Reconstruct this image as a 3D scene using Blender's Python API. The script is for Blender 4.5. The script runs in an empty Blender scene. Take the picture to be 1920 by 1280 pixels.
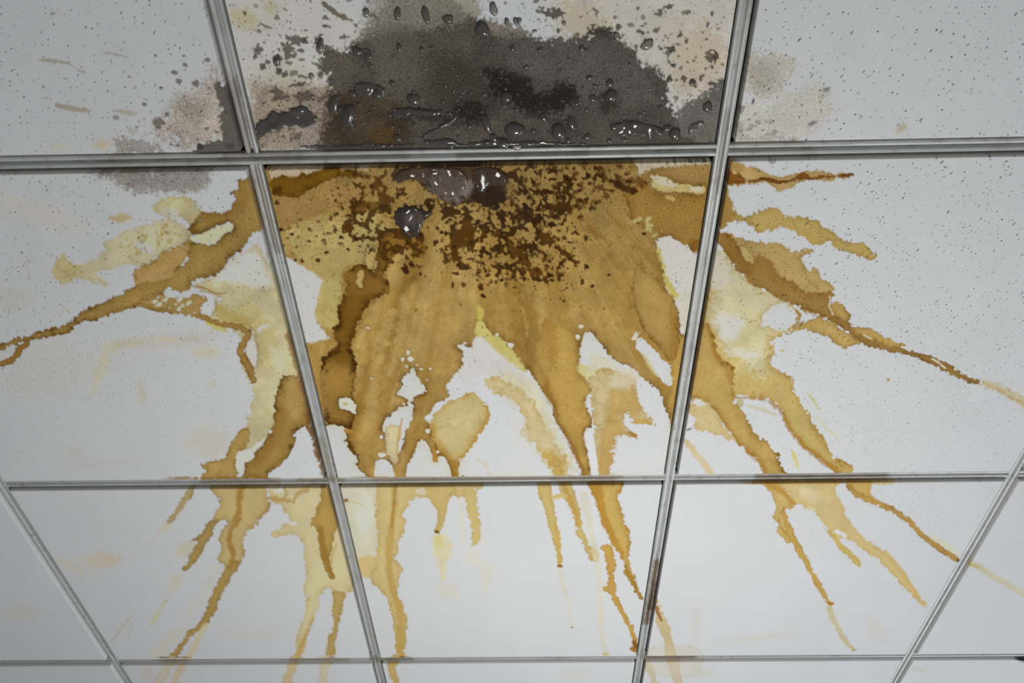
import bpy, bmesh, math, random
from mathutils import Matrix, Vector
import numpy as np

# ---------------------------------------------------------------- camera
U = 0.61                       # one ceiling module in metres
CEIL = 2.60                    # underside of the grid
F_PX, PITCH, ROLL, YAW, CAMX, CAMY, CAMH = 1363.45, 0.923264, 0.006868, -0.025218, 1.571469, -0.614867, 1.471437

def cam_basis():
    f = np.array([math.sin(YAW) * math.cos(PITCH), math.cos(YAW) * math.cos(PITCH), math.sin(PITCH)])
    r0 = np.array([math.cos(YAW), -math.sin(YAW), 0.0]); u0 = np.cross(r0, f)
    return math.cos(ROLL) * r0 + math.sin(ROLL) * u0, -math.sin(ROLL) * r0 + math.cos(ROLL) * u0, f
RT, UP, FW = cam_basis()
# world x grows to the LEFT->RIGHT of the room seen from below, y grows away from the camera
EYE = np.array([CAMX * U, CAMY * U, CEIL - CAMH * U])
scene = bpy.context.scene
cam = bpy.data.cameras.new('camera'); cam.sensor_width = 36; cam.lens = F_PX / 1920 * 36; cam.clip_start = .01
cam_ob = bpy.data.objects.new('camera', cam); scene.collection.objects.link(cam_ob)
cam_ob.matrix_world = Matrix(((RT[0], UP[0], -FW[0], EYE[0]), (RT[1], UP[1], -FW[1], EYE[1]), (RT[2], UP[2], -FW[2], EYE[2]), (0, 0, 0, 1)))
scene.camera = cam_ob

def to_px(P):                  # points (n,3) -> where they lie on the 1920x1280 sheet
    d = np.asarray(P) - EYE
    z = d @ FW
    return 960 + F_PX * (d @ RT) / z, 640 - F_PX * (d @ UP) / z
def on_plane(x, y, z):         # the point of the level plane z seen at sheet position x, y
    d = (x - 960) / F_PX * RT - (y - 640) / F_PX * UP + FW
    return EYE + d * ((z - EYE[2]) / d[2])

# ---------------------------------------------------------------- world and lights
world = bpy.data.worlds.new('world'); scene.world = world; world.use_nodes = True
bg = world.node_tree.nodes['Background']; bg.inputs[0].default_value = (0.93, 0.965, 1.0, 1); bg.inputs[1].default_value = 0.175
def area(name, loc, target, sx, sy, power, col):
    l = bpy.data.lights.new(name, 'AREA'); l.shape = 'RECTANGLE'; l.size = sx; l.size_y = sy; l.energy = power; l.color = col
    o = bpy.data.objects.new(name, l); scene.collection.objects.link(o); o.location = loc
    o.rotation_euler = (Vector(target) - Vector(loc)).to_track_quat('-Z', 'Y').to_euler(); return o
area('window_daylight', (3.2, 3.0, .9), (1.0, .9, 2.4), 1.8, 1.5, 44, (.86, .94, 1.0))
area('added_fill_light', (1.1, .65, 1.3), (1.1, .6501, 2.6), .32, .32, 9.2, (1.0, .985, .96))  # unseen area light added below the ceiling to brighten its middle
scene.view_settings.view_transform = 'Standard'; scene.view_settings.look = 'None'
scene.view_settings.exposure = 0.0; scene.view_settings.gamma = 1.0; scene.view_settings.use_curve_mapping = False

# ---------------------------------------------------------------- stain map
# The stains are worked out once on a fine sheet of sample points laid over the
# ceiling plane and then stored in the vertices of the tiles (colour + wetness).
import numpy as np
RX0, RY0, RW, RH = -220, -330, 2360, 1740
rng = np.random.default_rng(7)

def vnoise(cell, seed):
    """smooth noise in about -1..1 over the whole sheet: two lattices, each turned its own way"""
    r = np.random.default_rng(seed); out = 0
    y, x = np.ogrid[0:RH, 0:RW]; x = x.astype(np.float32); y = y.astype(np.float32)
    for th, k in ((.6 + seed * .37, 1.0), (1.9 + seed * .53, .83)):
        c, s_ = math.cos(th) / (cell * k), math.sin(th) / (cell * k)
        u = x * c + y * s_; v = y * c - x * s_
        u -= min(0, RW * c, RH * s_, RW * c + RH * s_); v -= min(0, -RW * s_, RH * c, RH * c - RW * s_)
        n = int(max(u.max(), v.max())) + 3
        g = r.uniform(-1, 1, (n, n)).astype(np.float32)
        ui = u.astype(np.int32); vi = v.astype(np.int32); u -= ui; v -= vi
        u = u * u * (3 - 2 * u); v = v * v * (3 - 2 * v); gf = g.ravel(); i = vi * n + ui
        out = out + (gf[i] * (1 - u) + gf[i + 1] * u) * (1 - v) + (gf[i + n] * (1 - u) + gf[i + n + 1] * u) * v
    return (out * .80).astype(np.float32)

N3, N5, N9, N16, N30, N70 = (vnoise(c, 11 + int(2 * c)) for c in (2.5, 4.5, 8.5, 16, 30, 70))
N7 = vnoise(6.5, 77)
JAG = 0.75 * (0.7 - 1.8 * np.abs(N9)) + 0.7 * (0.65 - 1.8 * np.abs(N7)) + 0.35 * N5 + 0.35 * N16
MOT = 0.45 * N30 + 0.35 * N16 + 0.25 * N70 + 0.12 * N5
YY, XX = np.mgrid[0:RH, 0:RW].astype(np.float32); XX += RX0; YY += RY0

def lin(c):
    c = np.asarray(c, np.float32) / 255.0
    return np.where(c <= 0.04045, c / 12.92, ((c + 0.055) / 1.055) ** 2.4)

def dark(c): return tuple(v * (.82 if max(c) < 175 else .95) for v in c)
def tone(c):                                   # one common trim of all traced colours
    c = np.asarray(c, np.float32); k = 1.0 if c.max() < 150 else min(1.0, 3.0 * (c.max() - c.min()) / c.max())
    return lin(c * (1 - k * np.array([.095, .082, .075], np.float32)))

# how bright the clean white board reads at places of the ceiling (to take the light back out of a colour)
WREF = [(150,60,148),(300,90,160),(50,300,160),(50,450,168),(150,750,173),(300,800,177),(60,1100,151),(60,1240,146),(300,1180,176),(480,1050,186),
        (550,850,197),(590,560,196),(900,700,203),(1000,850,206),(1200,850,208),(1260,520,203),(1350,250,188),(1300,60,186),
        (600,50,166),(1600,100,181),(1705,104,175),(1860,150,166),(1500,330,195),(1700,500,193),(1850,600,190),(1500,800,206),(1750,800,200),(1880,800,194),
        (880,1170,199),(1300,1100,207),(1550,1230,202),(1800,1150,192),(1890,1000,194),(20,20,134),(1900,20,156),(1000,1260,196)]
_a = np.zeros((RH // 20 + 1, RW // 20 + 1)); _b = _a.copy()
_yy, _xx = np.mgrid[0:_a.shape[0], 0:_a.shape[1]]
for _x, _y, _v in WREF:
    _w = 1.0 / ((_xx * 20 + RX0 - _x) ** 2 + (_yy * 20 + RY0 - _y) ** 2 + 90.0 ** 2) ** 1.5
    _a += _w * _v; _b += _w
_w = (_a / _b).astype(np.float32)
def upsample(g, n):
    y = np.arange(RH) / n; x = np.arange(RW) / n
    g = np.pad(g, ((0, 2), (0, 2)), mode='edge'); yi = y.astype(int); xi = x.astype(int)
    yf = (y - yi)[:, None].astype(np.float32); xf = (x - xi)[None].astype(np.float32)
    r = g[:, xi] * (1 - xf) + g[:, xi + 1] * xf
    return r[yi] * (1 - yf) + r[yi + 1] * yf
WHITE = lin(upsample(_w, 20))

S = np.ones((RH, RW, 3), np.float32)          # stain colour as a multiplier of the clean board
WET = np.zeros((RH, RW), np.float32)          # how wet the board is
GRAIN = np.zeros((RH, RW), np.float32)        # sandy grain that shows in soaked board
HOLE = np.full((RH, RW), 0.75, np.float32)    # how open the pin holes are
LUMP = np.zeros((RH, RW), np.float32)         # swelling of soaked board

def sstep(d, s): 
    t = np.clip(d / (2 * s) + 0.5, 0, 1); return t * t * (3 - 2 * t)

def window(pts, m):
    x0 = max(int(min(p[0] for p in pts) - m) - RX0, 0); x1 = min(int(max(p[0] for p in pts) + m) - RX0 + 1, RW)
    y0 = max(int(min(p[1] for p in pts) - m) - RY0, 0); y1 = min(int(max(p[1] for p in pts) + m) - RY0 + 1, RH)
    return (slice(y0, max(y1, y0 + 1)), slice(x0, max(x1, x0 + 1)))

def sd_poly(pts, w):
    X, Y = XX[w], YY[w]
    best = np.full(X.shape, 1e9, np.float32); ins = np.zeros(X.shape, bool)
    n = len(pts)
    for i in range(n):
        ax, ay = pts[i]; bx, by = pts[(i + 1) % n]
        ex, ey = bx - ax, by - ay; l = ex * ex + ey * ey + 1e-9
        px, py = X - ax, Y - ay
        t = np.clip((px * ex + py * ey) / l, 0, 1)
        best = np.minimum(best, (px - t * ex) ** 2 + (py - t * ey) ** 2)
        if ay != by:
            c = (Y >= ay) != (Y >= by)
            ins ^= c & (X < ax + (Y - ay) * (ex / (by - ay)))
    d = np.sqrt(best); return np.where(ins, d, -d)

def sd_line(path, w):
    X, Y = XX[w], YY[w]; best = np.full(X.shape, -1e9, np.float32)
    for (ax, ay, ar), (bx, by, br) in zip(path[:-1], path[1:]):
        ex, ey = bx - ax, by - ay; l = ex * ex + ey * ey + 1e-9
        px, py = X - ax, Y - ay
        t = np.clip((px * ex + py * ey) / l, 0, 1)
        best = np.maximum(best, ar + (br - ar) * t - np.sqrt((px - t * ex) ** 2 + (py - t * ey) ** 2))
    return best

def smooth(pts):                               # one round of corner cutting on a traced outline
    out = []
    for i in range(len(pts)):
        a, b = pts[i], pts[(i + 1) % len(pts)]
        f = min(.2, 5 / (math.hypot(b[0] - a[0], b[1] - a[1]) + 1e-6))
        out.append((a[0] + (b[0] - a[0]) * f, a[1] + (b[1] - a[1]) * f)); out.append((b[0] + (a[0] - b[0]) * f, b[1] + (a[1] - b[1]) * f))
    return out

def lay(d, w, col, alpha=1.0, soft=1.0, rim=None, rw=3.0, rs=0.7, mot=0.06, wet=None, grain=None, hole=None, lump=None, target=None):
    """lay one colour inside the distance field d; rim = the darker tide line left at its edge"""
    T = target if target is not None else S
    a = sstep(d, soft) * alpha
    W = WHITE[w][..., None]
    c = tone(col) / W * (1 + mot * 2 * MOT[w])[..., None]
    T[w] += (c - T[w]) * a[..., None]
    if rim is not None:
        dd = np.maximum(d, 0)
        r = (.75 * np.exp(-dd / (rw * .75)) + .55 * np.exp(-dd / (rw * 3.2))) * a * rs * np.clip(0.95 + 0.6 * N16[w] + .5 * N70[w], 0.15, 1.3)
        T[w] += (tone(dark(rim)) / W - T[w]) * np.clip(r, 0, 1)[..., None]
    for arr, v in ((WET, wet), (GRAIN, grain), (HOLE, hole), (LUMP, lump)):
        if v is not None: arr[w] += (v - arr[w]) * a

def poly(pts, col, jag=2.5, m=None, **k):
    w = window(pts, (m or 8) + 3 * k.get('soft', 1) + jag * 1.5)
    lay(sd_poly(smooth(pts), w) + jag * JAG[w], w, col, **k)

def line(path, col, jag=1.2, **k):
    rmax = max(p[2] for p in path)
    w = window(path, rmax + 6 + 3 * k.get('soft', 1))
    lay(sd_line(path, w) + jag * JAG[w], w, col, **k)

def clear(pts, col=None, jag=2.5, rim=(140, 98, 38), rw=3.0, rs=0.7, soft=0.9, tint=None, alpha=1.0, mot=0.02):
    """an island the water never reached: clean board, the stain round it ends in a tide line"""
    w = window(pts, 40)
    d = sd_poly(smooth(pts), w) + jag * JAG[w]
    W = WHITE[w][..., None]
    if rim is not None:
        dd = np.minimum(d, 0)
        out = (.75 * np.exp(dd / (rw * .8)) + .55 * np.exp(dd / (rw * 3.6))) * rs * np.clip(0.95 + 0.6 * N16[w] + .5 * N70[w], 0.15, 1.3)
        out = out * np.clip((0.80 - S[w][..., 2]) * 4, 0, 1)
        S[w] += (tone(dark(rim)) / W - S[w]) * np.clip(out, 0, 1)[..., None]
    c = np.ones(3, np.float32) if col is None else tone(col) / W * (1 + mot * 2 * MOT[w])[..., None]
    a = (sstep(d, soft) * alpha)[..., None]
    if col is None and rim is not None:        # a breath of yellow inside the edge
        fr = np.exp(-np.maximum(d, 0) / 9) * np.clip(.30 + .5 * N30[w] + .4 * N70[w], 0, .7)
        c = c * (1 - fr[..., None] * np.array([.05, .12, .42], np.float32))
    S[w] += (c - S[w]) * a
    GRAIN[w] *= 1 - a[..., 0]

def spot(x, y, rx, ry, ang, col, alpha=1.0, soft=0.8, jag=.25, **k):
    m = max(rx, ry) * 1.5 + 3
    w = window([(x, y)], m)
    X, Y = XX[w] - x, YY[w] - y; c, s = math.cos(ang), math.sin(ang)
    u, v = X * c + Y * s, -X * s + Y * c
    d = (1 - np.sqrt((u / rx) ** 2 + (v / ry) ** 2)) * min(rx, ry) + jag * min(rx, ry) * N5[w]
    lay(d, w, col, alpha=alpha, soft=soft, mot=0, **k)

def scatter(pts, n, rmin, rmax, cols, src=(905, 300), stretch=1.5, alpha=.92, power=2.2, edge=30, soft=.8, seed=1, **k):
    r = np.random.default_rng(seed)
    w = window(pts, 0); d = sd_poly(pts, w)
    y0, x0 = w[0].start + RY0, w[1].start + RX0
    k_ = 0
    for _ in range(n * 12):
        if k_ >= n: break
        x = r.uniform(x0, x0 + d.shape[1] - 1); y = r.uniform(y0, y0 + d.shape[0] - 1)
        dd = d[int(y - y0), int(x - x0)]
        if dd < 0 or r.random() > min(1, .12 + dd / edge): continue
        k_ += 1
        s = rmin + (rmax - rmin) * r.random() ** power
        a = math.atan2(y - src[1], x - src[0]) + r.normal(0, .5)
        e = 1 + (stretch - 1) * r.random()
        spot(x, y, s * e, s, a, cols[r.integers(len(cols))], alpha=alpha * r.uniform(.7, 1), soft=soft, jag=.5, **k)

def blot(pts, thr, col, n1=N9, n2=N16, n3=N5, k1=.75, k2=.40, k3=.45, alpha=.95, soft=.09, edge=40., **k):
    """broken network of colour: noise cut off at a level that rises towards the outline"""
    w = window(pts, 10); d = sd_poly(smooth(pts), w)
    thr = thr - .06; f = k1 * n1[w] + k2 * n2[w] + k3 * n3[w] - thr + np.clip(d / edge, -1.5, .35)
    lay(f * 10, w, col, alpha=alpha, soft=soft * 10, mot=.05, **k)

# ---- where each board lies (outline of the bars' middle lines)
TILE_C = [(472, 296), (1352, 283), (1256, 894), (622, 902)]
TILE_L = [(-60, 308), (476, 298), (622, 902), (-60, 908)]
TILE_R = [(1352, 283), (1980, 272), (1980, 886), (1256, 894)]
TAN = (196, 156, 92)

# faint overall ageing of the white boards
w_all = (slice(0, RH), slice(0, RW))
S *= (1 + 0.012 * N70 + 0.010 * N30)[..., None]
def haze(x, y, rx, ry, ang, col, alpha, soft=6): spot(x, y, rx, ry, ang, col, alpha=alpha, soft=soft, jag=.35)
for h in [(70,400,90,20,.3,(186,172,146),.3),(110,700,110,35,-.2,(180,172,150),.25),(60,660,80,20,-.2,(180,172,150),.25),(300,640,110,14,-.1,(190,176,150),.35),
          (385,660,25,12,0,(200,184,150),.6),(398,720,6,7,.4,(196,180,140),.5),(265,735,8,22,-.2,(182,172,140),.5),(140,850,12,10,0,(178,172,150),.5),
          (390,830,40,30,.2,(190,180,156),.5),(190,870,60,6,-.1,(176,172,158),.4),(470,1185,50,18,0,(190,182,165),.2),(40,1148,30,12,0,(160,152,138),.5),
          (190,1050,36,15,.05,(182,166,146),.8),(135,1062,34,8,.3,(172,162,142),.6),(350,1030,22,12,-.4,(192,178,140),.6),(1420,1195,60,5,-.1,(206,200,184),.5),
          (1305,1170,8,30,0,(205,200,186),.5),(1640,1180,14,30,-.4,(204,196,184),.4),(1560,1150,8,24,-.3,(206,196,186),.5),(1700,900,40,4,0,(196,180,130),.5),
          (190,270,14,8,0,(176,158,128),.8),(110,275,20,8,0,(172,164,146),.5),(1690,240,9,5,-.5,(176,160,122),.9),(1545,172,12,10,0,(170,166,150),.7),(20,560,40,20,0,(172,164,146),.4)]:
    haze(*h)

# ---- left board, middle row
line([(262,640,4),(225,645,9),(200,658,10),(190,690,11),(182,712,8),(176,735,3),(164,750,1)], (186,176,148), soft=3, jag=2, alpha=.7)
line([(262,645,2),(300,634,4),(330,638,3),(370,634,4)], (188,176,146), soft=3, jag=2, alpha=.6)
line([(56,486,1),(50,500,2),(56,520,1)], (176,164,132), soft=1.5, alpha=.6)
line([(112,590,1.2),(122,580,1.6),(128,582,1)], (180,164,110), soft=1, alpha=.7)
poly([(160,322),(215,317),(300,318),(400,322),(392,345),(372,360),(330,364),(280,363),(248,360),(226,348),(205,336),(170,330)], (146,137,130), soft=7, jag=7, grain=.9, mot=.14)
poly([(172,322),(400,317),(384,326),(196,330)], (118,107,99), soft=4, jag=3, alpha=.55)
scatter([(170,320),(420,318),(380,360),(240,362)], 150, .8, 1.8, [(96,88,82)], alpha=.7, seed=3)
poly([(100,520),(98,505),(105,490),(118,477),(128,487),(142,496),(165,490),(190,478),(197,455),(217,442),(250,430),(290,416),(322,408),(352,428),(362,448),(332,460),(302,474),(280,492),(262,500),(240,492),(215,503),(188,508),(203,532),(192,538),(172,526),(150,519),(132,531),(116,536)], (190,176,136), rim=(158,140,92), rs=.35, mot=.12, soft=2.2, alpha=.85, jag=4)
poly([(118,478),(130,490),(150,500),(165,512),(140,518),(118,530),(102,518),(106,492)], (176,158,104), soft=4, alpha=.7, jag=3)
clear([(178,512),(205,508),(232,498),(250,506),(252,530),(230,540),(205,528),(190,520)], jag=3, rim=None, soft=3)
clear([(250,455),(268,452),(285,466),(290,474),(272,475),(256,468)], jag=3, rim=None, soft=3, alpha=.85)
scatter([(205,440),(330,410),(350,450),(240,490)], 60, 1, 4, [(150,128,66),(172,150,84),(184,164,96)], src=(480,340), alpha=.7, stretch=2.2, seed=4)
poly([(286,388),(298,378),(315,368),(345,367),(366,376),(378,392),(381,402),(370,414),(358,420),(345,414),(330,404),(316,410),(298,404)], (188,172,116), rim=(160,138,74), rs=.5, mot=.2, jag=4, soft=2.5, alpha=.8)
clear([(300,395),(320,390),(340,398),(330,408),(312,404)], jag=4, rim=None, soft=4, alpha=.6)
poly([(196,408),(220,402),(240,402),(250,410),(242,415),(218,416)], (176,150,92), soft=3, alpha=.75)
poly([(372,532),(420,508),(430,490),(460,472),(482,452),(500,480),(520,540),(540,600),(556,660),(575,735),(560,760),(530,775),(512,802),(500,825),(472,842),(447,850),(462,800),(467,770),(476,748),(472,720),(455,690),(447,676),(462,650),(452,636),(440,621),(400,608),(372,592),(402,580),(420,560),(366,538)], (208,194,152), rim=(170,148,92), rs=.35, soft=2.5, mot=.14, jag=4)
poly([(425,600),(460,560),(500,590),(520,640),(545,690),(520,700),(495,690),(480,660),(470,620)], (206,184,112), alpha=.55, soft=12, jag=8)
poly([(400,560),(420,575),(450,590),(475,600),(470,622),(440,612),(410,602)], (190,164,92), alpha=.8, soft=5, jag=4)
clear([(432,492),(458,474),(480,470),(498,500),(510,535),(480,540),(452,530),(425,528),(400,528)], (204,198,188), jag=3, rim=None, soft=8)
clear([(372,560),(385,550),(398,556),(402,575),(396,592),(384,588),(372,572)], (200,196,190), jag=3, rim=(170,140,80), rs=.5)
clear([(463,622),(476,618),(478,640),(484,670),(478,690),(468,676),(458,650)], (202,192,184), jag=2, rim=(160,130,74), rs=.6, soft=2)
clear([(482,614),(500,606),(508,610),(494,618),(482,626)], (202,194,184), jag=2, rim=None, soft=2)
clear([(505,645),(530,660),(540,695),(520,700),(508,680)], (212,202,172), jag=3, rim=None, soft=6, alpha=.7)
for p in [(322,556,5,2.5),(315,562,4,2),(345,575,4,2),(308,567,6,2.5),(300,562,6,2),(334,570,5,2),(415,585,8,3),(405,592,7,2.5)]:
    pass
poly([(366,440),(352,455),(332,462),(305,472),(290,484),(275,496),(262,500),(249,505),(254,522),(246,540),(268,562),(310,550),(336,505),(352,484),(364,462)], (184,150,92), rim=(146,108,46), rs=.6, rw=4, grain=.6, jag=4)
SL = [(445,340),(452,337),(474,335),(486,350),(494,375),(500,400),(500,425),(472,440),(463,452),(455,466),(440,476),(429,484),(426,497),(412,510),(392,520),(376,519),(360,528),(356,541),(345,549),(325,545),(312,541),(300,553),(288,568),(276,566),(262,573),(240,582),(210,588),(195,598),(160,604),(142,611),(128,625),(90,632),(60,638),(40,642),(20,648),(-6,662),(-40,676),(-40,660),(-6,648),(25,634),(47,630),(60,623),(88,619),(110,612),(136,603),(148,585),(170,578),(205,560),(232,549),(246,536),(262,531),(300,526),(322,520),(328,502),(344,496),(352,482),(354,462),(366,452),(392,458),(402,457),(412,447),(424,436),(438,430),(432,416),(412,422),(392,432),(374,441),(360,440),(352,429),(366,418),(372,408),(380,398),(392,403),(400,396),(415,400),(432,396),(439,384),(442,372),(433,361),(437,354),(448,352)]
poly(SL, (168,136,74), rim=(122,84,26), rs=.85, rw=4.5, grain=.7, jag=3.2, mot=.10)
poly([(352,428),(362,424),(375,436),(360,441)], (110,76,22), alpha=.8, soft=3)
poly([(366,414),(372,402),(384,397),(400,400),(432,398),(452,366),(458,342),(468,345),(468,372),(452,402),(420,410),(395,414)], (150,110,50), alpha=.55, soft=6, jag=4)
clear([(434,417),(437,430),(421,436),(408,449),(402,458),(386,457),(364,452),(352,444),(376,441),(392,432),(412,424)], (198,190,156), jag=2.5, rim=(122,86,30), rs=.6)
line([(-30,690,4),(10,680,5),(28,672,6),(36,655,6),(50,644,5),(57,635,4)], (160,120,58), rim=(110,76,24), rs=.6, jag=2)
line([(262,572,4),(285,574,5),(300,580,4),(330,583,5),(352,584,4),(372,592,5),(400,604,4),(440,612,5),(462,618,6),(466,628,7),(455,645,7),(450,658,6),(458,676,6),(470,694,7),(476,712,6)], (176,138,74), rim=(132,94,36), rs=.8, rw=2, jag=2.6)
poly([(262,566),(300,552),(345,560),(368,552),(392,560),(374,575),(380,592),(350,588),(310,580),(285,576)], (176,144,86), rim=(132,96,40), rs=.5, jag=4, mot=.14)
for x, y in [(318,556),(310,563),(300,570),(330,571),(342,574),(290,566),(352,569),(336,562)]: spot(x, y, 6, 2.4, -.5, (206,196,170), jag=.8, soft=.8)
line([(360,537,1),(375,537,1.2),(390,543,1.2),(402,550,1.2),(415,551,1),(425,548,.6)], (150,116,52), jag=.4)
line([(385,604,2),(402,614,4),(425,620,3)], (208,190,96), jag=1.5, alpha=.8, soft=1.5)
# lower left run down to the second bar
poly([(528,706),(545,700),(562,712),(574,742),(580,775),(584,800),(572,798),(558,804),(551,815),(553,828),(547,842),(540,856),(529,869),(514,879),(503,889),(514,898),(450,898),(458,882),(457,866),(470,862),(477,857),(475,846),(486,838),(493,828),(500,822),(505,812),(510,800),(514,790),(512,779),(518,771),(513,757),(512,748),(518,737),(522,727),(525,715)], (182,145,76), rim=(118,80,22), rs=.85, rw=5, jag=3.2, mot=.12)
poly([(520,775),(535,760),(540,790),(520,830),(500,862),(480,880),(470,875),(490,845),(508,815)], (150,108,44), alpha=.55, soft=7, jag=6)
poly([(545,700),(560,705),(572,735),(574,770),(552,785),(535,765),(535,725)], (192,158,92), alpha=.6, soft=8)
poly([(535,626),(545,632),(556,680),(572,740),(590,810),(604,865),(612,896),(603,894),(590,848),(580,812),(570,792),(566,745),(552,690)], (156,116,66), alpha=.85, soft=2.5, jag=3, mot=.16)
poly([(574,762),(584,770),(594,800),(604,840),(610,870),(600,866),(588,834),(578,806)], (112,74,28), alpha=.7, soft=2, jag=4)
poly([(374,876),(380,868),(398,867),(420,857),(430,850),(430,840),(437,824),(445,814),(456,804),(468,800),(470,830),(452,850),(444,870),(448,886),(438,898),(362,898),(388,884)], (186,152,88), rim=(146,108,46), rs=.55, jag=3.5)
clear([(446,846),(470,842),(492,824),(500,815),(490,838),(474,848),(475,860),(458,866),(458,882),(448,886),(440,872)], (206,200,186), jag=2, rim=None, soft=2)
poly([(470,790),(495,765),(508,760),(500,800),(480,820)], (204,186,138), alpha=.6, soft=6)
for x, y, r in [(340,896,26),(480,897,42),(420,896,50)]: spot(x, y, r, 3.0, 0, (150,106,30), alpha=.8, soft=1.5)

# ---- right board, middle row
poly([(1366,307),(1376,303),(1400,311),(1430,320),(1450,330),(1470,332),(1490,325),(1510,321),(1540,321),(1560,325),(1580,326),(1598,324),(1601,328),(1590,333),(1570,336),(1548,341),(1520,335),(1496,341),(1486,351),(1470,356),(1460,360),(1454,351),(1440,341),(1415,344),(1390,347),(1362,349)], (204,168,108), rim=(172,128,60), rs=.5, jag=2.2, soft=1.4)
poly([(1366,322),(1380,318),(1388,328),(1402,337),(1420,336),(1434,331),(1452,336),(1460,340),(1480,337),(1498,327),(1506,323),(1516,324),(1520,333),(1537,328),(1560,329),(1580,328),(1596,323),(1601,328),(1580,333),(1560,333),(1530,337),(1500,336),(1475,342),(1455,345),(1435,338),(1415,342),(1390,344),(1362,347)], (146,92,36), rim=(112,66,22), rs=.8, jag=1.6)
spot(1380,312,14,10,.4,(176,136,74),alpha=.8,soft=4); spot(1377,322,3,4,0,(206,176,120),jag=.5)
spot(1446,303,6,4,.2,(150,148,142),soft=1.2)
poly([(1354,345),(1364,352),(1369,368),(1375,385),(1386,402),(1402,408),(1420,396),(1450,390),(1462,392),(1470,403),(1490,406),(1512,405),(1518,412),(1535,414),(1540,425),(1555,432),(1570,440),(1580,450),(1595,456),(1610,456),(1621,451),(1626,463),(1636,471),(1643,478),(1638,486),(1624,486),(1610,480),(1595,472),(1580,473),(1566,465),(1555,452),(1545,456),(1526,463),(1514,448),(1496,440),(1481,430),(1466,424),(1450,431),(1425,437),(1410,426),(1395,415),(1375,416),(1362,424),(1345,432)], (200,170,100), rim=(170,132,58), rs=.6, jag=3, grain=.4)
poly([(1354,352),(1366,360),(1372,385),(1385,402),(1372,412),(1350,430),(1340,430)], (160,118,58), alpha=.75, soft=4, jag=3)
spot(1629,480,8,3,-.6,(150,106,36),alpha=.8); spot(1634,478,6,1.4,-.5,(228,216,190),alpha=.8)
poly([(1350,432),(1378,442),(1392,448),(1412,453),(1432,456),(1460,455),(1476,468),(1500,470),(1526,463),(1528,470),(1514,477),(1500,485),(1506,496),(1514,506),(1530,502),(1535,515),(1546,525),(1560,534),(1566,545),(1556,553),(1560,570),(1580,566),(1588,585),(1594,592),(1590,612),(1560,604),(1500,580),(1450,525),(1400,490),(1360,460)], (196,164,104), rim=(166,130,66), rs=.5, grain=.6, jag=3.5)
R5 = [(1340,470),(1362,470),(1378,502),(1400,524),(1430,542),(1460,560),(1487,572),(1502,592),(1490,615),(1462,630),(1442,640),(1456,646),(1453,662),(1440,676),(1452,690),(1470,702),(1488,710),(1486,726),(1497,742),(1502,756),(1518,772),(1522,790),(1532,810),(1548,824),(1553,842),(1568,862),(1594,868),(1602,884),(1580,895),(1568,886),(1550,870),(1533,854),(1508,840),(1494,820),(1482,806),(1470,784),(1468,768),(1450,752),(1430,746),(1400,745),(1380,741),(1350,760),(1300,758),(1290,740),(1310,640)]
poly(R5, (216,188,118), rim=(180,134,56), rs=.7, rw=5, jag=3.5, mot=.08)
poly([(1352,468),(1372,490),(1380,502),(1400,524),(1430,542),(1460,558),(1484,570),(1470,600),(1440,640),(1436,680),(1430,705),(1395,690),(1350,640),(1330,590)], (212,202,166), alpha=.9, soft=14, jag=10, mot=.10)
poly([(1360,600),(1380,560),(1400,580),(1430,600),(1420,640),(1400,660),(1370,650)], (220,206,136), alpha=.4, soft=16, jag=10)
clear([(1340,598),(1352,586),(1395,594),(1396,608),(1372,640),(1350,632)], (208,204,192), jag=4, rim=None, soft=10)
clear([(1320,474),(1345,462),(1362,490),(1368,530),(1340,550),(1322,520)], (206,196,176), jag=4, rim=None, soft=8)
clear([(1352,655),(1395,655),(1420,662),(1415,675),(1365,668)], (212,208,190), jag=4, rim=None, soft=7, alpha=.8)
# strong diagonal run
poly([(1346,432),(1364,440),(1380,452),(1386,466),(1396,478),(1411,489),(1424,478),(1440,485),(1450,500),(1456,511),(1470,521),(1490,531),(1500,541),(1516,548),(1540,550),(1558,544),(1567,548),(1560,560),(1558,580),(1566,590),(1590,600),(1600,611),(1650,634),(1700,654),(1750,670),(1780,684),(1800,699),(1830,709),(1846,718),(1830,719),(1800,711),(1784,703),(1765,691),(1740,679),(1715,667),(1690,662),(1650,656),(1620,646),(1600,632),(1580,616),(1560,602),(1530,586),(1500,576),(1475,566),(1460,560),(1440,546),(1420,536),(1402,531),(1396,516),(1376,502),(1370,482),(1352,462),(1330,450)], (172,134,72), rim=(152,104,40), rs=.75, rw=4.5, jag=3, mot=.09)
poly([(1350,440),(1372,452),(1390,480),(1408,492),(1420,508),(1400,520),(1385,500),(1370,480)], (150,106,44), alpha=.7, soft=5, jag=4)
poly([(1405,480),(1430,472),(1452,500),(1470,522),(1505,545),(1470,545),(1430,515),(1408,496)], (164,120,58), alpha=.6, soft=5, jag=5)
clear([(1386,464),(1396,462),(1404,472),(1414,488),(1412,494),(1400,490),(1392,478)], (196,168,108), jag=2, rim=(150,106,44), rs=.5)
poly([(1505,605),(1530,595),(1560,603),(1580,617),(1600,633),(1622,646),(1598,646),(1585,653),(1570,648),(1556,632),(1540,625),(1520,620),(1500,618),(1480,624),(1460,634),(1440,640),(1470,625),(1490,615)], (206,172,104), rim=(172,130,58), rs=.6, jag=3)
poly([(1590,600),(1602,612),(1640,617),(1655,630),(1675,636),(1690,645),(1705,650),(1670,648),(1630,636),(1600,622)], (206,170,98), rim=(160,116,48), rs=.5, jag=3)
poly([(1560,565),(1580,566),(1588,586),(1594,592),(1586,606),(1570,596),(1558,582)], (200,166,96), rim=(150,106,40), rs=.6, jag=2.5)
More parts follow.
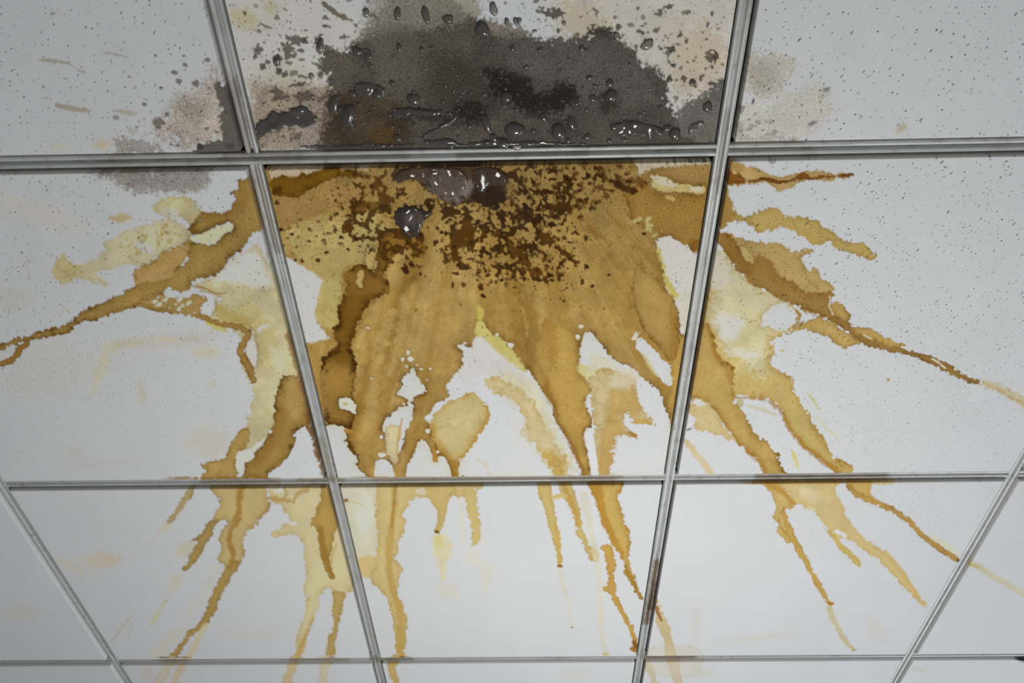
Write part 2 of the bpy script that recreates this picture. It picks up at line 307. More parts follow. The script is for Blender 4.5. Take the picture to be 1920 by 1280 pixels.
for a in [((1556,556,1),(1555,575,1),(1562,590,1)),((1800,692,1.1),(1815,702,1.3),(1828,707,.8)),((1690,650,1),(1705,657,1.2)),((1620,628,1),(1632,634,1)),((1748,672,1.2),(1760,680,1.4),(1772,690,1))]:
    line(list(a), (240,228,200), jag=.6, alpha=.9, wet=.9)  # pale strokes paint the gloss along the wet run
line([(1842,716,5),(1870,726,8),(1895,740,9),(1920,753,9),(1960,775,8),(2010,800,5)], (202,190,158), soft=4, jag=3)
line([(1842,718,2),(1870,730,3),(1900,747,3),(1940,770,3)], (206,180,140), soft=2, jag=2)
clear([(1426,613),(1432,588),(1446,575),(1470,566),(1480,575),(1495,586),(1490,606),(1470,623),(1450,617),(1438,612)], jag=3, rim=(180,142,72), rs=.6)
# two big runs
poly([(1312,605),(1332,608),(1338,628),(1343,650),(1346,664),(1355,676),(1366,681),(1378,691),(1375,710),(1373,730),(1376,744),(1390,768),(1405,790),(1413,812),(1430,822),(1446,834),(1452,846),(1460,850),(1460,868),(1474,884),(1470,897),(1430,897),(1426,872),(1414,856),(1398,843),(1385,831),(1368,812),(1355,795),(1345,774),(1326,755),(1306,745),(1288,754),(1296,690)], (212,176,104), rim=(172,122,40), rs=.85, rw=5, jag=3.2, mot=.08)
poly([(1326,605),(1334,630),(1342,655),(1360,684),(1376,700),(1374,725),(1360,700),(1345,675),(1332,650)], (176,130,58), alpha=.7, soft=5, jag=4)
poly([(1345,770),(1360,790),(1390,832),(1420,856),(1440,880),(1436,896),(1426,874),(1398,846),(1380,826),(1355,796)], (178,128,46), alpha=.6, soft=4, jag=2)
poly([(1288,766),(1300,750),(1312,747),(1330,760),(1345,777),(1358,798),(1382,828),(1368,826),(1350,818),(1334,812),(1324,806),(1318,811),(1306,806),(1296,790)], (222,198,146), rim=(204,172,112), rs=.5, jag=2.5)
clear([(1286,772),(1300,780),(1304,785),(1296,800),(1284,800)], jag=2, rim=None); clear([(1300,748),(1312,748),(1326,757),(1312,762),(1300,757)], (212,206,196), jag=1.5, rim=None, soft=2)
line([(1376,745,2.5),(1400,745,2.5),(1430,748,3),(1450,757,4),(1468,775,4),(1476,795,4),(1490,816,4),(1508,838,4),(1534,856,4),(1545,868,4),(1566,878,5),(1572,890,5)], (180,130,48), alpha=.75, soft=2, jag=2.2)
poly([(1378,748),(1392,747),(1396,758),(1386,766)], (212,198,150), rim=(170,130,60), jag=1.5)
line([(1284,826,4),(1297,840,6),(1305,852,6),(1318,868,6),(1330,882,7),(1334,896,7)], (222,204,164), soft=1.5, jag=2)
line([(1288,806,1.5),(1296,803,1)], (120,92,70), jag=.5)
line([(1512,735,1),(1524,748,2.4),(1534,765,2),(1536,770,1)], (222,208,120), soft=1.5, jag=1, alpha=.8)
line([(1486,842,2),(1489,855,4),(1495,872,3),(1497,878,1)], (222,206,110), soft=1.5, jag=1, alpha=.85)
line([(1530,780,2),(1552,806,3),(1574,820,3),(1578,828,1)], (218,210,170), soft=2, jag=1, alpha=.6)
line([(1400,760,2),(1430,768,4),(1455,778,3)], (212,198,160), soft=2.5, alpha=.7)
for x, y, r in [(1450,896,50),(1580,895,70),(1520,896,140)]: spot(x, y, r, 2.4, 0, (186,138,62), alpha=.75, soft=1.5)
spot(1666,712,3,2.5,0,(186,146,80),soft=1.2); spot(1467,657,4,2.5,0,(216,196,110),soft=1.4)

# ---- middle board of the middle row: soaked tan all over, then what stands out of it
ctan = [(470,296),(1356,282),(1268,800),(1258,896),(1256,820),(1262,800),(1256,760),(1200,700),(1095,620),(1000,640),(880,600),(800,640),(700,690),(660,800),(610,806),(598,790),(540,560)]
poly([(470,292),(1356,280),(1253,900),(618,906)], (186,149,82), jag=0, grain=.95, hole=.6, mot=.10)
# streaks that fan out from the leak
w = window(TILE_C, 0)
ang = np.arctan2(XX[w] - 905, YY[w] - 130); rad = np.hypot(XX[w] - 905, YY[w] - 130)
g = np.random.default_rng(5).uniform(-1, 1, 400)
def fan(f, ph): 
    q = (ang + 1.6) * f + ph + .35 * MOT[w]; i = q.astype(int) % 399; t = q - np.floor(q); t = t * t * (3 - 2 * t)
    return g[i] * (1 - t) + g[i + 1] * t
F = .6 * fan(16, 3) + .45 * fan(41, 60) + .25 * fan(90, 120)
ins = np.clip(sd_poly(TILE_C, w) / 6, 0, 1)
far = np.clip((rad - 250) / 160, 0, 1)
S[w] *= (1 + ins * (.25 + .75 * far) * F * .34)[..., None] ** np.array([.6, .85, 1.5], np.float32)
top = np.clip((470 - YY[w]) / 190, 0, 1) * ins
S[w] *= 1 - top[..., None] * np.array([.40, .40, .33], np.float32)
S[w] *= (1 + ins * .08 * MOT[w])[..., None]
GRAIN[w] *= 1 - ins * np.clip((YY[w] - 430) / 140, 0, .9)
def fan_noise(src, ka, kr, field):             # noise drawn out along the flow
    i = ((ang * ka) % 900).astype(int) + 40; j = ((rad * kr + 25 * N70[w]) % 900).astype(int) + 40
    return field[j, i]
for ka, kr, k in ((330, .34, .26), (210, .22, .22), (520, .5, .16)):
    q = fan_noise(None, ka, kr, N30) + .16 * N16[w]
    S[w] *= (1 - k * ins * (q > 0) * np.exp(-np.abs(q) / .07) * (.3 + .7 * far))[..., None] ** np.array([.8, 1, 1.5], np.float32)
S[w] *= (1 + ins * np.clip((YY[w] - 610) / 200, 0, 1) * .17)[..., None] ** np.array([.9, 1, 1.2], np.float32)
# paler streaks and yellow tones
for path, c, a in [([(735,590,10),(712,650,12),(700,720,12),(690,800,10)], (206,172,106), .6), ([(760,560,8),(748,640,9),(735,700,6)], (208,178,112), .5),
                   ([(830,560,20),(835,620,24),(830,680,14)], (200,160,92), .6), ([(1075,590,8),(1120,650,12),(1180,690,7)], (204,168,100), .6),
                   ([(690,610,3),(692,660,3),(688,740,3)], (168,124,58), .55), ([(745,690,4),(730,740,5),(715,800,4)], (172,126,56), .5),
                   ([(1022,500,8),(1035,560,10),(1030,610,8)], (176,134,62), .45), ([(990,560,4),(1000,600,5),(1004,640,5)], (160,116,46), .5),
                   ([(1105,430,7),(1130,445,6),(1145,455,3)], (150,106,50), .7), ([(1185,460,3),(1200,480,3),(1204,505,3)], (150,108,46), .7),
                   ([(1205,520,4),(1230,520,4),(1250,545,4)], (156,112,46), .6), ([(1160,540,3),(1185,560,4),(1190,590,3)], (160,116,54), .5),
                   ([(1010,560,2),(1018,590,2),(1014,620,2)], (210,178,104), .7), ([(980,580,2),(985,600,2),(990,630,2)], (210,176,100), .6)]:
    line(path, c, alpha=a, soft=5, jag=4)
poly([(548,418),(575,412),(640,410),(700,400),(740,430),(700,470),(690,500),(655,500),(642,512),(645,540),(640,575),(630,600),(620,616),(600,612),(588,592),(560,500),(530,440)], (198,172,108), soft=7, jag=7, rim=(176,138,70), rs=.25, mot=.10)
poly([(690,465),(715,470),(725,490),(710,515),(695,530),(688,500)], (208,184,120), soft=4, alpha=.7, jag=4)
poly([(512,370),(575,362),(640,346),(690,350),(672,372),(640,388),(600,400),(570,412),(546,420),(540,430),(525,420)], (176,138,80), soft=3, jag=3, grain=.8, rim=(150,110,50), rs=.3)
poly([(505,316),(540,312),(640,309),(700,308),(690,318),(650,316),(620,314),(590,322),(560,332),(530,330),(508,340)], (190,170,140), soft=2.5, jag=3, grain=.7)
poly([(503,343),(518,331),(532,327),(541,333),(560,330),(566,322),(575,331),(590,321),(604,317),(622,314),(640,317),(660,318),(676,327),(662,336),(640,331),(612,340),(597,344),(591,352),(577,354),(572,362),(560,371),(535,368),(512,366)], (128,90,24), rim=(84,52,12), rs=.7, rw=4, jag=2.5, mot=.10)
poly([(511,354),(524,348),(532,352),(526,362),(514,364)], (72,44,10), alpha=.8, soft=4)
poly([(640,317),(660,316),(680,326),(700,330),(690,336),(668,330)], (74,46,14), alpha=.85, soft=3, jag=3)
clear([(512,476),(545,484),(553,489),(563,497),(577,505),(592,516),(607,526),(603,535),(599,548),(596,565),(591,580),(590,592),(596,604),(604,615),(612,625),(621,634),(606,637),(590,641),(574,646),(548,652)], (206,201,196), jag=1.8, rim=None, soft=2.5)
poly([(603,530),(625,520),(642,530),(640,570),(632,590),(636,605),(622,617),(606,612),(594,600),(592,580),(598,556)], (206,184,112), soft=3, jag=3, alpha=.8)
# the big brown run on the left
SB = [(655,505),(668,496),(682,498),(693,500),(701,510),(707,496),(702,478),(711,460),(706,442),(725,430),(745,425),(780,425),(796,450),(800,474),(790,486),(780,480),(768,470),(755,464),(741,478),(735,490),(727,504),(721,513),(726,526),(734,535),(736,546),(722,552),(706,558),(692,571),(681,585),(675,597),(668,612),(663,628),(656,648),(664,664),(670,690),(666,720),(660,745),(668,762),(664,785),(660,803),(650,808),(630,800),(612,795),(607,780),(604,750),(602,722),(599,700),(600,688),(605,668),(618,660),(632,652),(632,640),(621,627),(624,615),(637,607),(632,590),(636,572),(644,555),(650,535),(643,524),(642,510)]
poly(SB, (164,120,50), rim=(92,58,14), rs=1.2, rw=7, jag=2.8, mot=.14, grain=.2)
poly([(640,560),(665,548),(700,540),(715,552),(690,570),(675,595),(660,630),(655,670),(640,690),(626,680),(632,650),(640,610)], (122,82,22), alpha=.65, soft=8, jag=8)
poly([(610,680),(640,690),(660,700),(655,790),(620,790),(606,740)], (178,136,66), alpha=.7, soft=10, jag=6)
poly([(660,515),(690,505),(700,520),(715,530),(725,545),(700,552),(672,555),(655,545)], (160,116,52), alpha=.6, soft=6)
clear([(672,508),(682,507),(683,518),(678,528),(680,540),(672,538),(667,530),(670,520)], (204,172,106), jag=1.5, rim=(118,78,24), rs=.6)
clear([(690,464),(704,462),(708,470),(702,480),(700,490),(696,506),(690,500),(684,488)], (200,170,100), jag=2.5, rim=(96,60,16), rs=.6)
poly([(600,690),(612,700),(616,730),(606,790),(598,770),(580,650),(600,648)], (176,136,72), alpha=.7, soft=4, jag=3)
# islands the water missed
RB = (146, 100, 36)
H2 = [(893,630),(905,604),(925,627),(945,638),(960,655),(973,670),(980,681),(990,692),(1000,708),(1012,724),(1018,736),(1030,748),(1040,762),(1037,772),(1043,790),(1052,802),(1062,819),(1073,836),(1081,848),(1084,863),(1092,878),(1095,895),(858,896),(857,880),(863,866),(855,868),(850,884),(846,872),(841,860),(832,853),(822,845),(813,826),(808,806),(803,792),(795,785),(800,778),(808,770),(813,762),(820,756),(835,748),(843,742),(840,733),(834,726),(835,719),(843,715),(846,710),(851,703),(858,697),(864,690),(868,680),(866,668),(869,656),(859,650),(862,645),(872,647),(884,650),(882,642)]
clear(H2, jag=2.8, rim=RB, rs=.85, rw=4)
poly([(897,598),(905,603),(925,627),(945,638),(960,655),(973,670),(990,692),(986,700),(965,688),(945,672),(925,655),(912,640),(904,634),(893,631),(888,622)], (218,200,120), jag=2.2, soft=1.8, mot=.07)
poly([(893,576),(902,572),(908,585),(906,602),(897,600)], (214,190,96), jag=2.5, soft=1.2)
poly([(894,634),(905,634),(925,655),(945,672),(985,701),(1000,724),(1015,745),(1030,790),(1040,820),(1000,790),(985,760),(940,730),(900,700),(875,720),(868,690)], (206,200,192), alpha=.75, soft=8, jag=6)
poly([(940,690),(985,705),(1005,730),(1025,765),(1042,805),(1066,850),(1085,885),(1040,880),(1000,840),(975,800),(990,780),(960,760),(930,730)], (214,204,164), alpha=.75, soft=10, jag=6)
poly([(803,790),(815,775),(835,758),(850,748),(870,742),(880,735),(892,738),(905,748),(914,757),(917,775),(914,792),(903,806),(896,818),(888,832),(876,850),(863,862),(858,876),(858,898),(846,898),(846,874),(832,853),(822,845),(812,825),(808,805)], (220,202,146), rim=(202,158,74), rs=.75, rw=8, jag=3, mot=.08)
poly([(805,795),(812,790),(820,815),(832,838),(845,856),(852,870),(845,872),(830,852),(815,830)], (204,164,78), alpha=.75, soft=4, jag=3)
poly([(846,862),(858,862),(858,898),(846,898)], (176,128,50), alpha=.8, soft=3)
poly([(905,712),(930,705),(960,722),(985,735),(1000,752),(1020,790),(1040,825),(1062,860),(1070,898),(1044,898),(1030,870),(1012,850),(998,830),(975,815),(990,790),(975,770),(965,750),(935,740),(915,730)], (222,204,160), rim=(212,180,110), rs=.6, rw=7, jag=4.5, soft=1.8)
poly([(1010,850),(1030,840),(1055,860),(1060,898),(1042,898),(1030,872)], (208,168,84), alpha=.8, soft=6, jag=4)
poly([(960,785),(975,780),(990,815),(985,850),(965,830)], (214,208,196), alpha=.5, soft=8)
line([(893,860,2),(912,872,3),(918,890,3)], (220,200,160), alpha=.6, soft=2)
H3 = [(773,688),(778,698),(787,712),(797,725),(797,736),(785,741),(775,746),(772,757),(775,770),(773,786),(768,800),(760,808),(757,825),(752,843),(746,846),(745,865),(738,868),(730,855),(725,838),(721,820),(718,802),(720,787),(728,780),(740,772),(747,763),(759,760),(765,752),(755,745),(744,739),(750,730),(756,722),(752,712),(760,702),(768,697)]
clear(H3, jag=2.6, rim=RB, rs=.8, rw=4)
poly([(722,802),(735,795),(748,800),(752,812),(746,840),(744,868),(736,868),(727,850)], (222,208,164), jag=2, rim=(200,160,90), rs=.5, soft=2)
line([(754,785,1.3),(748,815,1.6),(744,850,1.5)], (204,160,84), jag=.8, alpha=.8)
for x, y, a, b, t in [(765,661,4,5,.6),(755,674,4,4,.8),(770,673,7,5,.5),(762,687,3,4,.9),(782,684,4,2,.7),(790,692,4,2,.4),(807,691,4,2,.2),(800,712,3,1.5,0),(796,733,5,1.5,.1),(861,649,4,4,0),(872,643,4,3,0),(932,627,4,3,0),(957,647,7,5,.1),(1089,612,6,4,0),(1083,632,6,6,-.6),(1057,678,4,4,.8),(757,757,3,3,0),(802,808,5,5,0),(715,819,4,4,0),(716,853,9,5,-.1),(820,847,4,2.5,0),(690,615,5,2,.2),(697,709,3,2,.2)]:
    clear([(x - a, y - b * .3), (x - a * .2, y - b), (x + a, y - b * .5), (x + a * .7, y + b * .6), (x - a * .3, y + b)], (218,208,190), jag=.8, rim=(150,106,44), rs=.4, rw=1.5)
clear([(637,746),(650,743),(660,750),(668,760),(665,768),(668,776),(660,772),(650,767),(640,768),(634,760)], (214,206,186), jag=1.8, rim=(126,84,24), rs=.8, rw=2.5)
spot(648,757,4,3,0,(190,176,120),soft=1)
clear([(596,812),(606,800),(622,796),(640,799),(653,806),(646,813),(652,820),(645,825),(655,834),(661,845),(668,855),(670,864),(667,872),(676,882),(692,893),(660,900),(616,902)], jag=2.4, rim=(112,70,18), rs=.85, rw=4)
poly([(645,804),(660,806),(666,810),(655,812),(646,810)], (176,130,60), jag=1.5)
clear([(701,896),(702,868),(709,862),(720,860),(731,866),(738,878),(743,896)], jag=1.2, rim=RB, rs=.8)
clear([(757,896),(764,872),(777,850),(783,831),(790,823),(798,828),(804,838),(810,850),(811,866),(822,867),(821,857),(830,853),(836,862),(842,872),(845,886),(848,896)], jag=1.6, rim=(160,112,40), rs=.8)
line([(812,840,3),(816,855,4),(816,862,4)], (176,130,58), jag=1)
H8 = [(1095,622),(1111,623),(1119,637),(1132,652),(1145,665),(1157,680),(1178,685),(1192,694),(1205,708),(1225,724),(1241,740),(1243,755),(1250,772),(1257,792),(1262,806),(1254,896),(1107,896),(1104,862),(1098,835),(1094,814),(1100,802),(1110,795),(1109,783),(1100,770),(1095,755),(1100,742),(1109,732),(1103,717),(1092,707),(1081,695),(1082,684),(1088,672),(1086,660),(1090,640)]
clear(H8, jag=2.6, rim=RB, rs=.85, rw=4)
poly([(1081,690),(1092,680),(1110,690),(1130,702),(1115,712),(1100,715),(1090,706)], (224,208,130), soft=4, jag=3)
poly([(1098,680),(1120,660),(1150,682),(1190,696),(1200,715),(1160,720),(1110,735),(1095,705)], (212,202,170), alpha=.75, soft=9, jag=6)
poly([(1100,712),(1130,690),(1165,700),(1192,708),(1192,724),(1198,738),(1196,748),(1205,762),(1214,775),(1226,790),(1230,797),(1222,796),(1208,788),(1198,792),(1186,785),(1172,772),(1166,780),(1175,800),(1188,808),(1198,818),(1190,822),(1178,813),(1164,812),(1153,818),(1153,835),(1148,860),(1143,898),(1120,898),(1118,862),(1112,830),(1115,800),(1110,770),(1108,745)], (216,196,148), rim=(200,160,90), rs=.55, rw=5, jag=3.5, soft=1.6)
poly([(1140,730),(1185,715),(1192,740),(1205,765),(1190,780),(1172,770),(1160,780),(1172,800),(1195,816),(1170,812),(1155,818),(1153,838),(1148,860),(1142,898),(1122,898),(1120,855),(1130,810),(1135,770)], (204,164,90), alpha=.75, soft=6, jag=5, rim=(178,128,48), rs=.3)
poly([(1172,800),(1186,806),(1199,819),(1188,822),(1178,812)], (176,130,58), jag=1.5, alpha=.9)
clear([(1160,690),(1192,700),(1195,720),(1170,730),(1140,725),(1145,705)], (218,206,182), jag=4, rim=None, soft=7, alpha=.6)
clear([(1194,712),(1202,708),(1214,722),(1232,728),(1241,740),(1240,752),(1246,768),(1254,790),(1240,800),(1230,795),(1222,780),(1210,768),(1200,755),(1196,740)], jag=2, rim=None, soft=1.4)
poly([(1178,790),(1195,785),(1210,787),(1226,795),(1228,798),(1205,794),(1190,796)], (206,166,92), jag=1.5)
for x, y in [(1107,846),(1112,860)]: spot(x, y, 4, 1.5, -.3, (196,166,120))
poly([(1098,812),(1108,806),(1114,825),(1120,862),(1122,892),(1112,892),(1104,860)], (214,212,210), jag=1.5, soft=1.2)
clear([(1199,632),(1210,640),(1222,652),(1235,662),(1243,673),(1252,682),(1261,690),(1258,702),(1262,715),(1258,726),(1250,722),(1238,712),(1228,702),(1220,690),(1210,675),(1200,660),(1192,650),(1192,640)], jag=2.2, rim=(190,142,62), rs=.6, rw=4)
spot(1192,632,6,8,.3,(214,204,180),jag=.5)
poly([(1200,655),(1215,672),(1228,695),(1240,710),(1230,708),(1215,690)], (216,196,120), soft=3, alpha=.7)
poly([(1262,640),(1275,600),(1285,620),(1262,770),(1252,760),(1260,735),(1264,700)], (206,164,88), soft=4, alpha=.8, jag=2)
clear([(1228,453),(1241,445),(1258,441),(1266,450),(1274,452),(1282,461),(1290,457),(1297,470),(1304,473),(1320,472),(1296,630),(1273,622),(1275,600),(1268,585),(1258,562),(1249,545),(1245,520),(1241,495),(1235,475)], (208,202,194), jag=2.4, rim=(150,104,44), rs=.8, rw=4)
poly([(1229,455),(1238,470),(1246,495),(1250,515),(1256,530),(1268,545),(1276,556),(1262,560),(1250,545),(1244,520),(1240,495),(1233,475)], (214,194,112), soft=2.5, jag=3)
poly([(1270,560),(1300,540),(1298,640),(1280,620),(1276,600)], (210,202,176), soft=5, alpha=.7)
# right hand brown fields
poly([(1205,338),(1218,350),(1235,362),(1258,368),(1300,364),(1332,372),(1316,472),(1304,473),(1297,469),(1290,457),(1282,460),(1274,451),(1266,449),(1258,440),(1241,443),(1226,430),(1205,426),(1190,414),(1174,408),(1180,393),(1176,376),(1168,362),(1185,352)], (176,134,66), rim=(134,90,30), rs=.65, rw=5, jag=2.5, mot=.08)
poly([(1290,450),(1310,448),(1308,474),(1300,474)], (130,84,28), alpha=.7, soft=4)
for q in [(1213,412,9,3),(1200,410,5,3),(1217,424,7,8),(1230,440,8,3),(1190,414,6,2.5)]: spot(q[0], q[1], q[2], q[3], -.5, (206,184,120), jag=.7, soft=1)
poly([(1192,462),(1200,480),(1203,502),(1228,516),(1240,535),(1256,550),(1265,565),(1273,585),(1270,610),(1274,640),(1268,668),(1262,680),(1252,672),(1240,655),(1225,640),(1210,625),(1196,600),(1188,570),(1182,545),(1188,520),(1192,490)], (198,160,90), rim=(148,100,32), rs=.7, rw=5, jag=2.6)
poly([(1255,575),(1270,590),(1268,640),(1262,678),(1250,665),(1258,630)], (164,116,42), alpha=.6, soft=5)
poly([(1222,330),(1240,318),(1280,311),(1335,306),(1332,362),(1318,352),(1300,346),(1285,343),(1262,335),(1240,330)], (178,140,82), soft=2, jag=2.5, grain=.7, rim=(140,98,40), rs=.3)
poly([(1186,300),(1336,294),(1334,306),(1290,309),(1245,313),(1214,320),(1200,329),(1196,316)], (200,186,160), soft=2, jag=2.5, grain=.5)
clear([(1217,330),(1229,327),(1246,331),(1256,338),(1266,343),(1282,346),(1292,346),(1304,350),(1320,347),(1323,356),(1318,363),(1300,362),(1285,360),(1265,359),(1246,362),(1234,356),(1224,350),(1217,347),(1224,340)], (208,184,122), jag=2, rim=(140,94,30), rs=.7, rw=4)
clear([(1221,331),(1232,329),(1248,333),(1258,341),(1272,349),(1262,352),(1245,350),(1234,346)], (204,192,164), jag=2, rim=None, soft=1.6)
clear([(1293,349),(1304,350),(1317,349),(1318,358),(1304,360),(1294,357)], (208,196,166), jag=2, rim=None, soft=1.6)
clear([(1244,368),(1256,366),(1266,372),(1264,378),(1254,374)], (202,168,100), jag=1, rim=None)
# tongue in the middle right
poly([(1000,640),(1012,640),(1020,600),(1040,600),(1060,610),(1078,625),(1085,660),(1086,672),(1081,690),(1090,706),(1103,717),(1108,732),(1098,742),(1095,755),(1100,770),(1110,787),(1108,797),(1096,803),(1092,814),(1096,838),(1102,862),(1108,898),(1094,898),(1090,878),(1083,862),(1072,836),(1062,818),(1052,802),(1043,790),(1038,772),(1040,762),(1030,748),(1020,736),(1012,715),(1010,690),(1004,665)], (209,169,90), alpha=.9, soft=3, jag=3, rim=(138,90,24), rs=.55, rw=5)
poly([(1010,690),(1025,700),(1032,735),(1045,752),(1048,780),(1062,812),(1080,842),(1096,880),(1100,898),(1092,898),(1084,866),(1064,824),(1045,794),(1038,768),(1022,738)], (150,102,34), alpha=.75, soft=5, jag=4)
poly([(1018,600),(1040,606),(1048,640),(1042,700),(1030,690),(1020,650)], (164,118,46), alpha=.55, soft=7, jag=8)
poly([(1000,692),(1010,680),(1024,705),(1022,720),(1012,722)], (190,152,84), alpha=.6, soft=4)
for x, r in [(690,40),(760,60),(850,40),(1060,40),(1105,60),(940,30)]: spot(x, 896, r, 2.8, -.01, (176,126,44), alpha=.85, soft=1.3)
poly([(1340,300),(1335,380),(1315,480),(1290,640),(1262,800),(1255,800),(1286,620),(1312,460)], (176,130,64), alpha=.6, soft=2, jag=2)

# dark spatter under the leak
_t = np.clip((.62 - S[..., 2]) * 5, 0, 1) * np.clip((S[..., 2] - .05) * 12, 0, 1) * (YY > 300)
for fld, k in ((N30 + .35 * N16 + .15 * N5, .17), (N70 + .3 * N30 + .2 * N9, .18), (N16 + .5 * N30, .10)):
    S *= (1 - k * _t * (fld > 0) * np.exp(-np.abs(fld) / .10))[..., None] ** np.array([.8, 1, 1.5], np.float32)
del _t
DK = [(66,40,14), (84,54,20), (54,32,12), (96,62,24)]
blot([(640,318),(700,318),(730,340),(745,380),(780,400),(800,430),(790,490),(750,490),(700,470),(680,440),(640,440),(640,400),(690,372),(670,340)], .42, (78,50,17), edge=50)
poly([(655,372),(680,376),(700,378),(720,386),(742,392),(738,402),(705,396),(680,396),(664,400),(654,412),(648,404),(660,392)], (84,54,18), jag=5, soft=1.2, rim=(60,36,12), rs=.5)
poly([(664,395),(676,384),(690,376),(704,378),(712,386),(700,392),(684,396)], (132,94,38), jag=2, soft=3, alpha=.7)
poly([(640,420),(655,415),(664,424),(656,440),(650,436),(640,432)], (90,58,18), jag=4)
poly([(700,326),(712,340),(716,358),(728,362),(742,376),(730,384),(716,376),(706,360),(698,344)], (98,64,24), jag=4)
blot([(790,375),(870,380),(930,380),(985,350),(1010,400),(1000,480),(965,520),(930,500),(900,450),(860,420),(810,400)], .22, (52,32,11), edge=60)
blot([(835,410),(880,400),(915,430),(905,500),(870,505),(845,480)], .35, (70,46,15), edge=50)
blot([(930,310),(1060,305),(1100,380),(1070,430),(1000,420),(940,400)], .60, (54,33,13), edge=60)
blot([(950,430),(1010,440),(1050,480),(1085,540),(1040,530),(990,540),(955,510),(945,470)], .50, (70,44,15), edge=50)
poly([(842,470),(850,440),(866,420),(880,415),(892,430),(884,448),(872,452),(862,468),(856,492),(846,494)], (92,60,20), jag=6)
poly([(1010,440),(1022,432),(1036,440),(1042,458),(1060,466),(1072,476),(1084,492),(1078,498),(1062,486),(1046,472),(1030,462),(1016,458)], (88,58,20), jag=5)
poly([(952,450),(968,460),(985,482),(1000,498),(1022,505),(1012,522),(994,512),(978,500),(964,480)], (100,66,22), jag=6)
poly([(990,350),(1010,353),(1030,352),(1042,358),(1030,366),(1010,368),(996,362)], (66,40,16), jag=4)
poly([(1024,390),(1046,380),(1062,378),(1074,392),(1072,402),(1056,392),(1040,396)], (78,48,18), jag=5)
poly([(1138,336),(1160,338),(1172,348),(1184,352),(1196,356),(1192,364),(1176,360),(1162,354),(1150,344)], (70,42,16), jag=3.5)
poly([(1112,310),(1126,310),(1134,316),(1124,322),(1114,318)], (62,36,14), jag=2)
poly([(1170,336),(1185,334),(1205,334),(1218,338),(1212,352),(1198,346),(1180,350)], (110,72,28), jag=4, soft=2, alpha=.85)
scatter([(930,305),(1200,300),(1215,350),(1160,380),(1100,420),(1010,430),(930,400)], 230, 1.3, 5.5, DK, seed=21)
scatter([(830,390),(1000,400),(1120,440),(1110,500),(1000,560),(860,540),(800,460)], 260, 1.1, 4.6, DK, seed=22, src=(920,320))
scatter([(640,320),(830,380),(800,470),(690,500),(610,450),(560,350)], 90, 1.1, 4.5, DK, seed=23)
scatter([(760,480),(960,500),(1150,520),(1130,600),(900,640),(740,600)], 70, .8, 2.6, [(124,82,32),(104,68,26)], seed=24, src=(900,300))
scatter([(500,380),(640,400),(640,470),(580,500),(530,490)], 22, 1.2, 3.6, [(84,52,20)], seed=25)
scatter([(480,300),(1350,290),(1300,600),(560,620)], 420, .5, 1.1, [(92,62,30),(120,84,44)], seed=26, alpha=.7)
scatter([(560,600),(1290,600),(1240,800),(640,800)], 90, .5, 1.0, [(110,80,44),(130,96,54)], seed=27, alpha=.6)
for x, y, a, b, t in [(519,381,4,6,-.5),(526,429,4,4,0),(548,439,3,3,0),(580,452,4,2.5,0),(554,488,3,3,0),(567,489,3.5,3.5,0),(597,487,5,3.5,-.3),(612,473,3.5,3.5,0),(640,445,4,4,0),(816,455,6,4.5,.1),(820,428,3,5,-.5),(640,456,5,2,.1),(629,402,6,2.5,0),(679,352,6,5,.6),(696,350,4,4,0),(668,448,5,4,0),(760,506,6,9,-.5),(772,496,5,8,-.7),(787,500,3,4,0),(788,513,4,3,0),(849,535,3,7,.1),(901,538,6,6,.4),(906,555,6,2.5,.5),(1047,448,5,3.5,.2),(1034,525,4,3,.2),(1100,500,4,6,-.7),(1110,536,3,4,.6),(1142,515,3,2.5,0),(1057,564,4,3,0),(1102,330,5,7,.2),(1116,332,4,4,0),(1105,343,5,4,-.5),(1086,356,3,3,0),(1088,375,4,4,0),(1135,363,4,3,0),(1062,333,9,5,.8),(1087,407,5,3.5,-.2),(1135,335,4,5,0),(1208,438,6,2.5,.1),(500,428,4,5,0)]:
    spot(x, y, a, b, t, DK[int(x) % 4], jag=.4)
# film of dirty water, its milky reflections painted in as paler grey patches
poly([(733,325),(745,314),(765,312),(800,310),(900,309),(940,312),(950,326),(957,340),(952,360),(948,378),(930,388),(900,380),(880,374),(862,378),(840,380),(826,374),(808,362),(792,350),(790,340),(765,336),(745,345),(736,340)], (84,62,40), jag=4, soft=1.5, rim=(62,42,20), rs=.6, rw=6, wet=.45, mot=.2, grain=.3)
poly([(805,330),(830,318),(862,330),(890,345),(880,362),(850,376),(825,370),(805,355)], (136,124,118), alpha=.75, soft=8, jag=8)  # milky reflection on the film, painted into the colour
poly([(890,350),(920,345),(950,350),(948,378),(930,392),(905,384),(880,378)], (44,28,10), alpha=.9, soft=4, jag=6, wet=.4)
poly([(770,316),(800,314),(806,330),(790,340),(772,332)], (112,92,72), alpha=.7, soft=5, jag=4)
poly([(736,396),(752,385),(775,384),(790,392),(812,396),(802,410),(790,425),(782,445),(768,442),(750,432),(740,416)], (70,54,44), jag=4, soft=1.5, rim=(52,34,18), rs=.7, rw=5, wet=.45, grain=.3)
poly([(760,400),(785,398),(790,412),(776,426),(756,420)], (128,114,114), alpha=.7, soft=5, jag=5)  # second milky reflection, painted on the smaller film
poly([(752,383),(782,384),(778,394),(756,394)], (46,30,16), alpha=.8, soft=2.5, jag=3)
WET[window([(700,312),(1000,430)], 0)] = np.maximum(WET[window([(700,312),(1000,430)], 0)], .25)

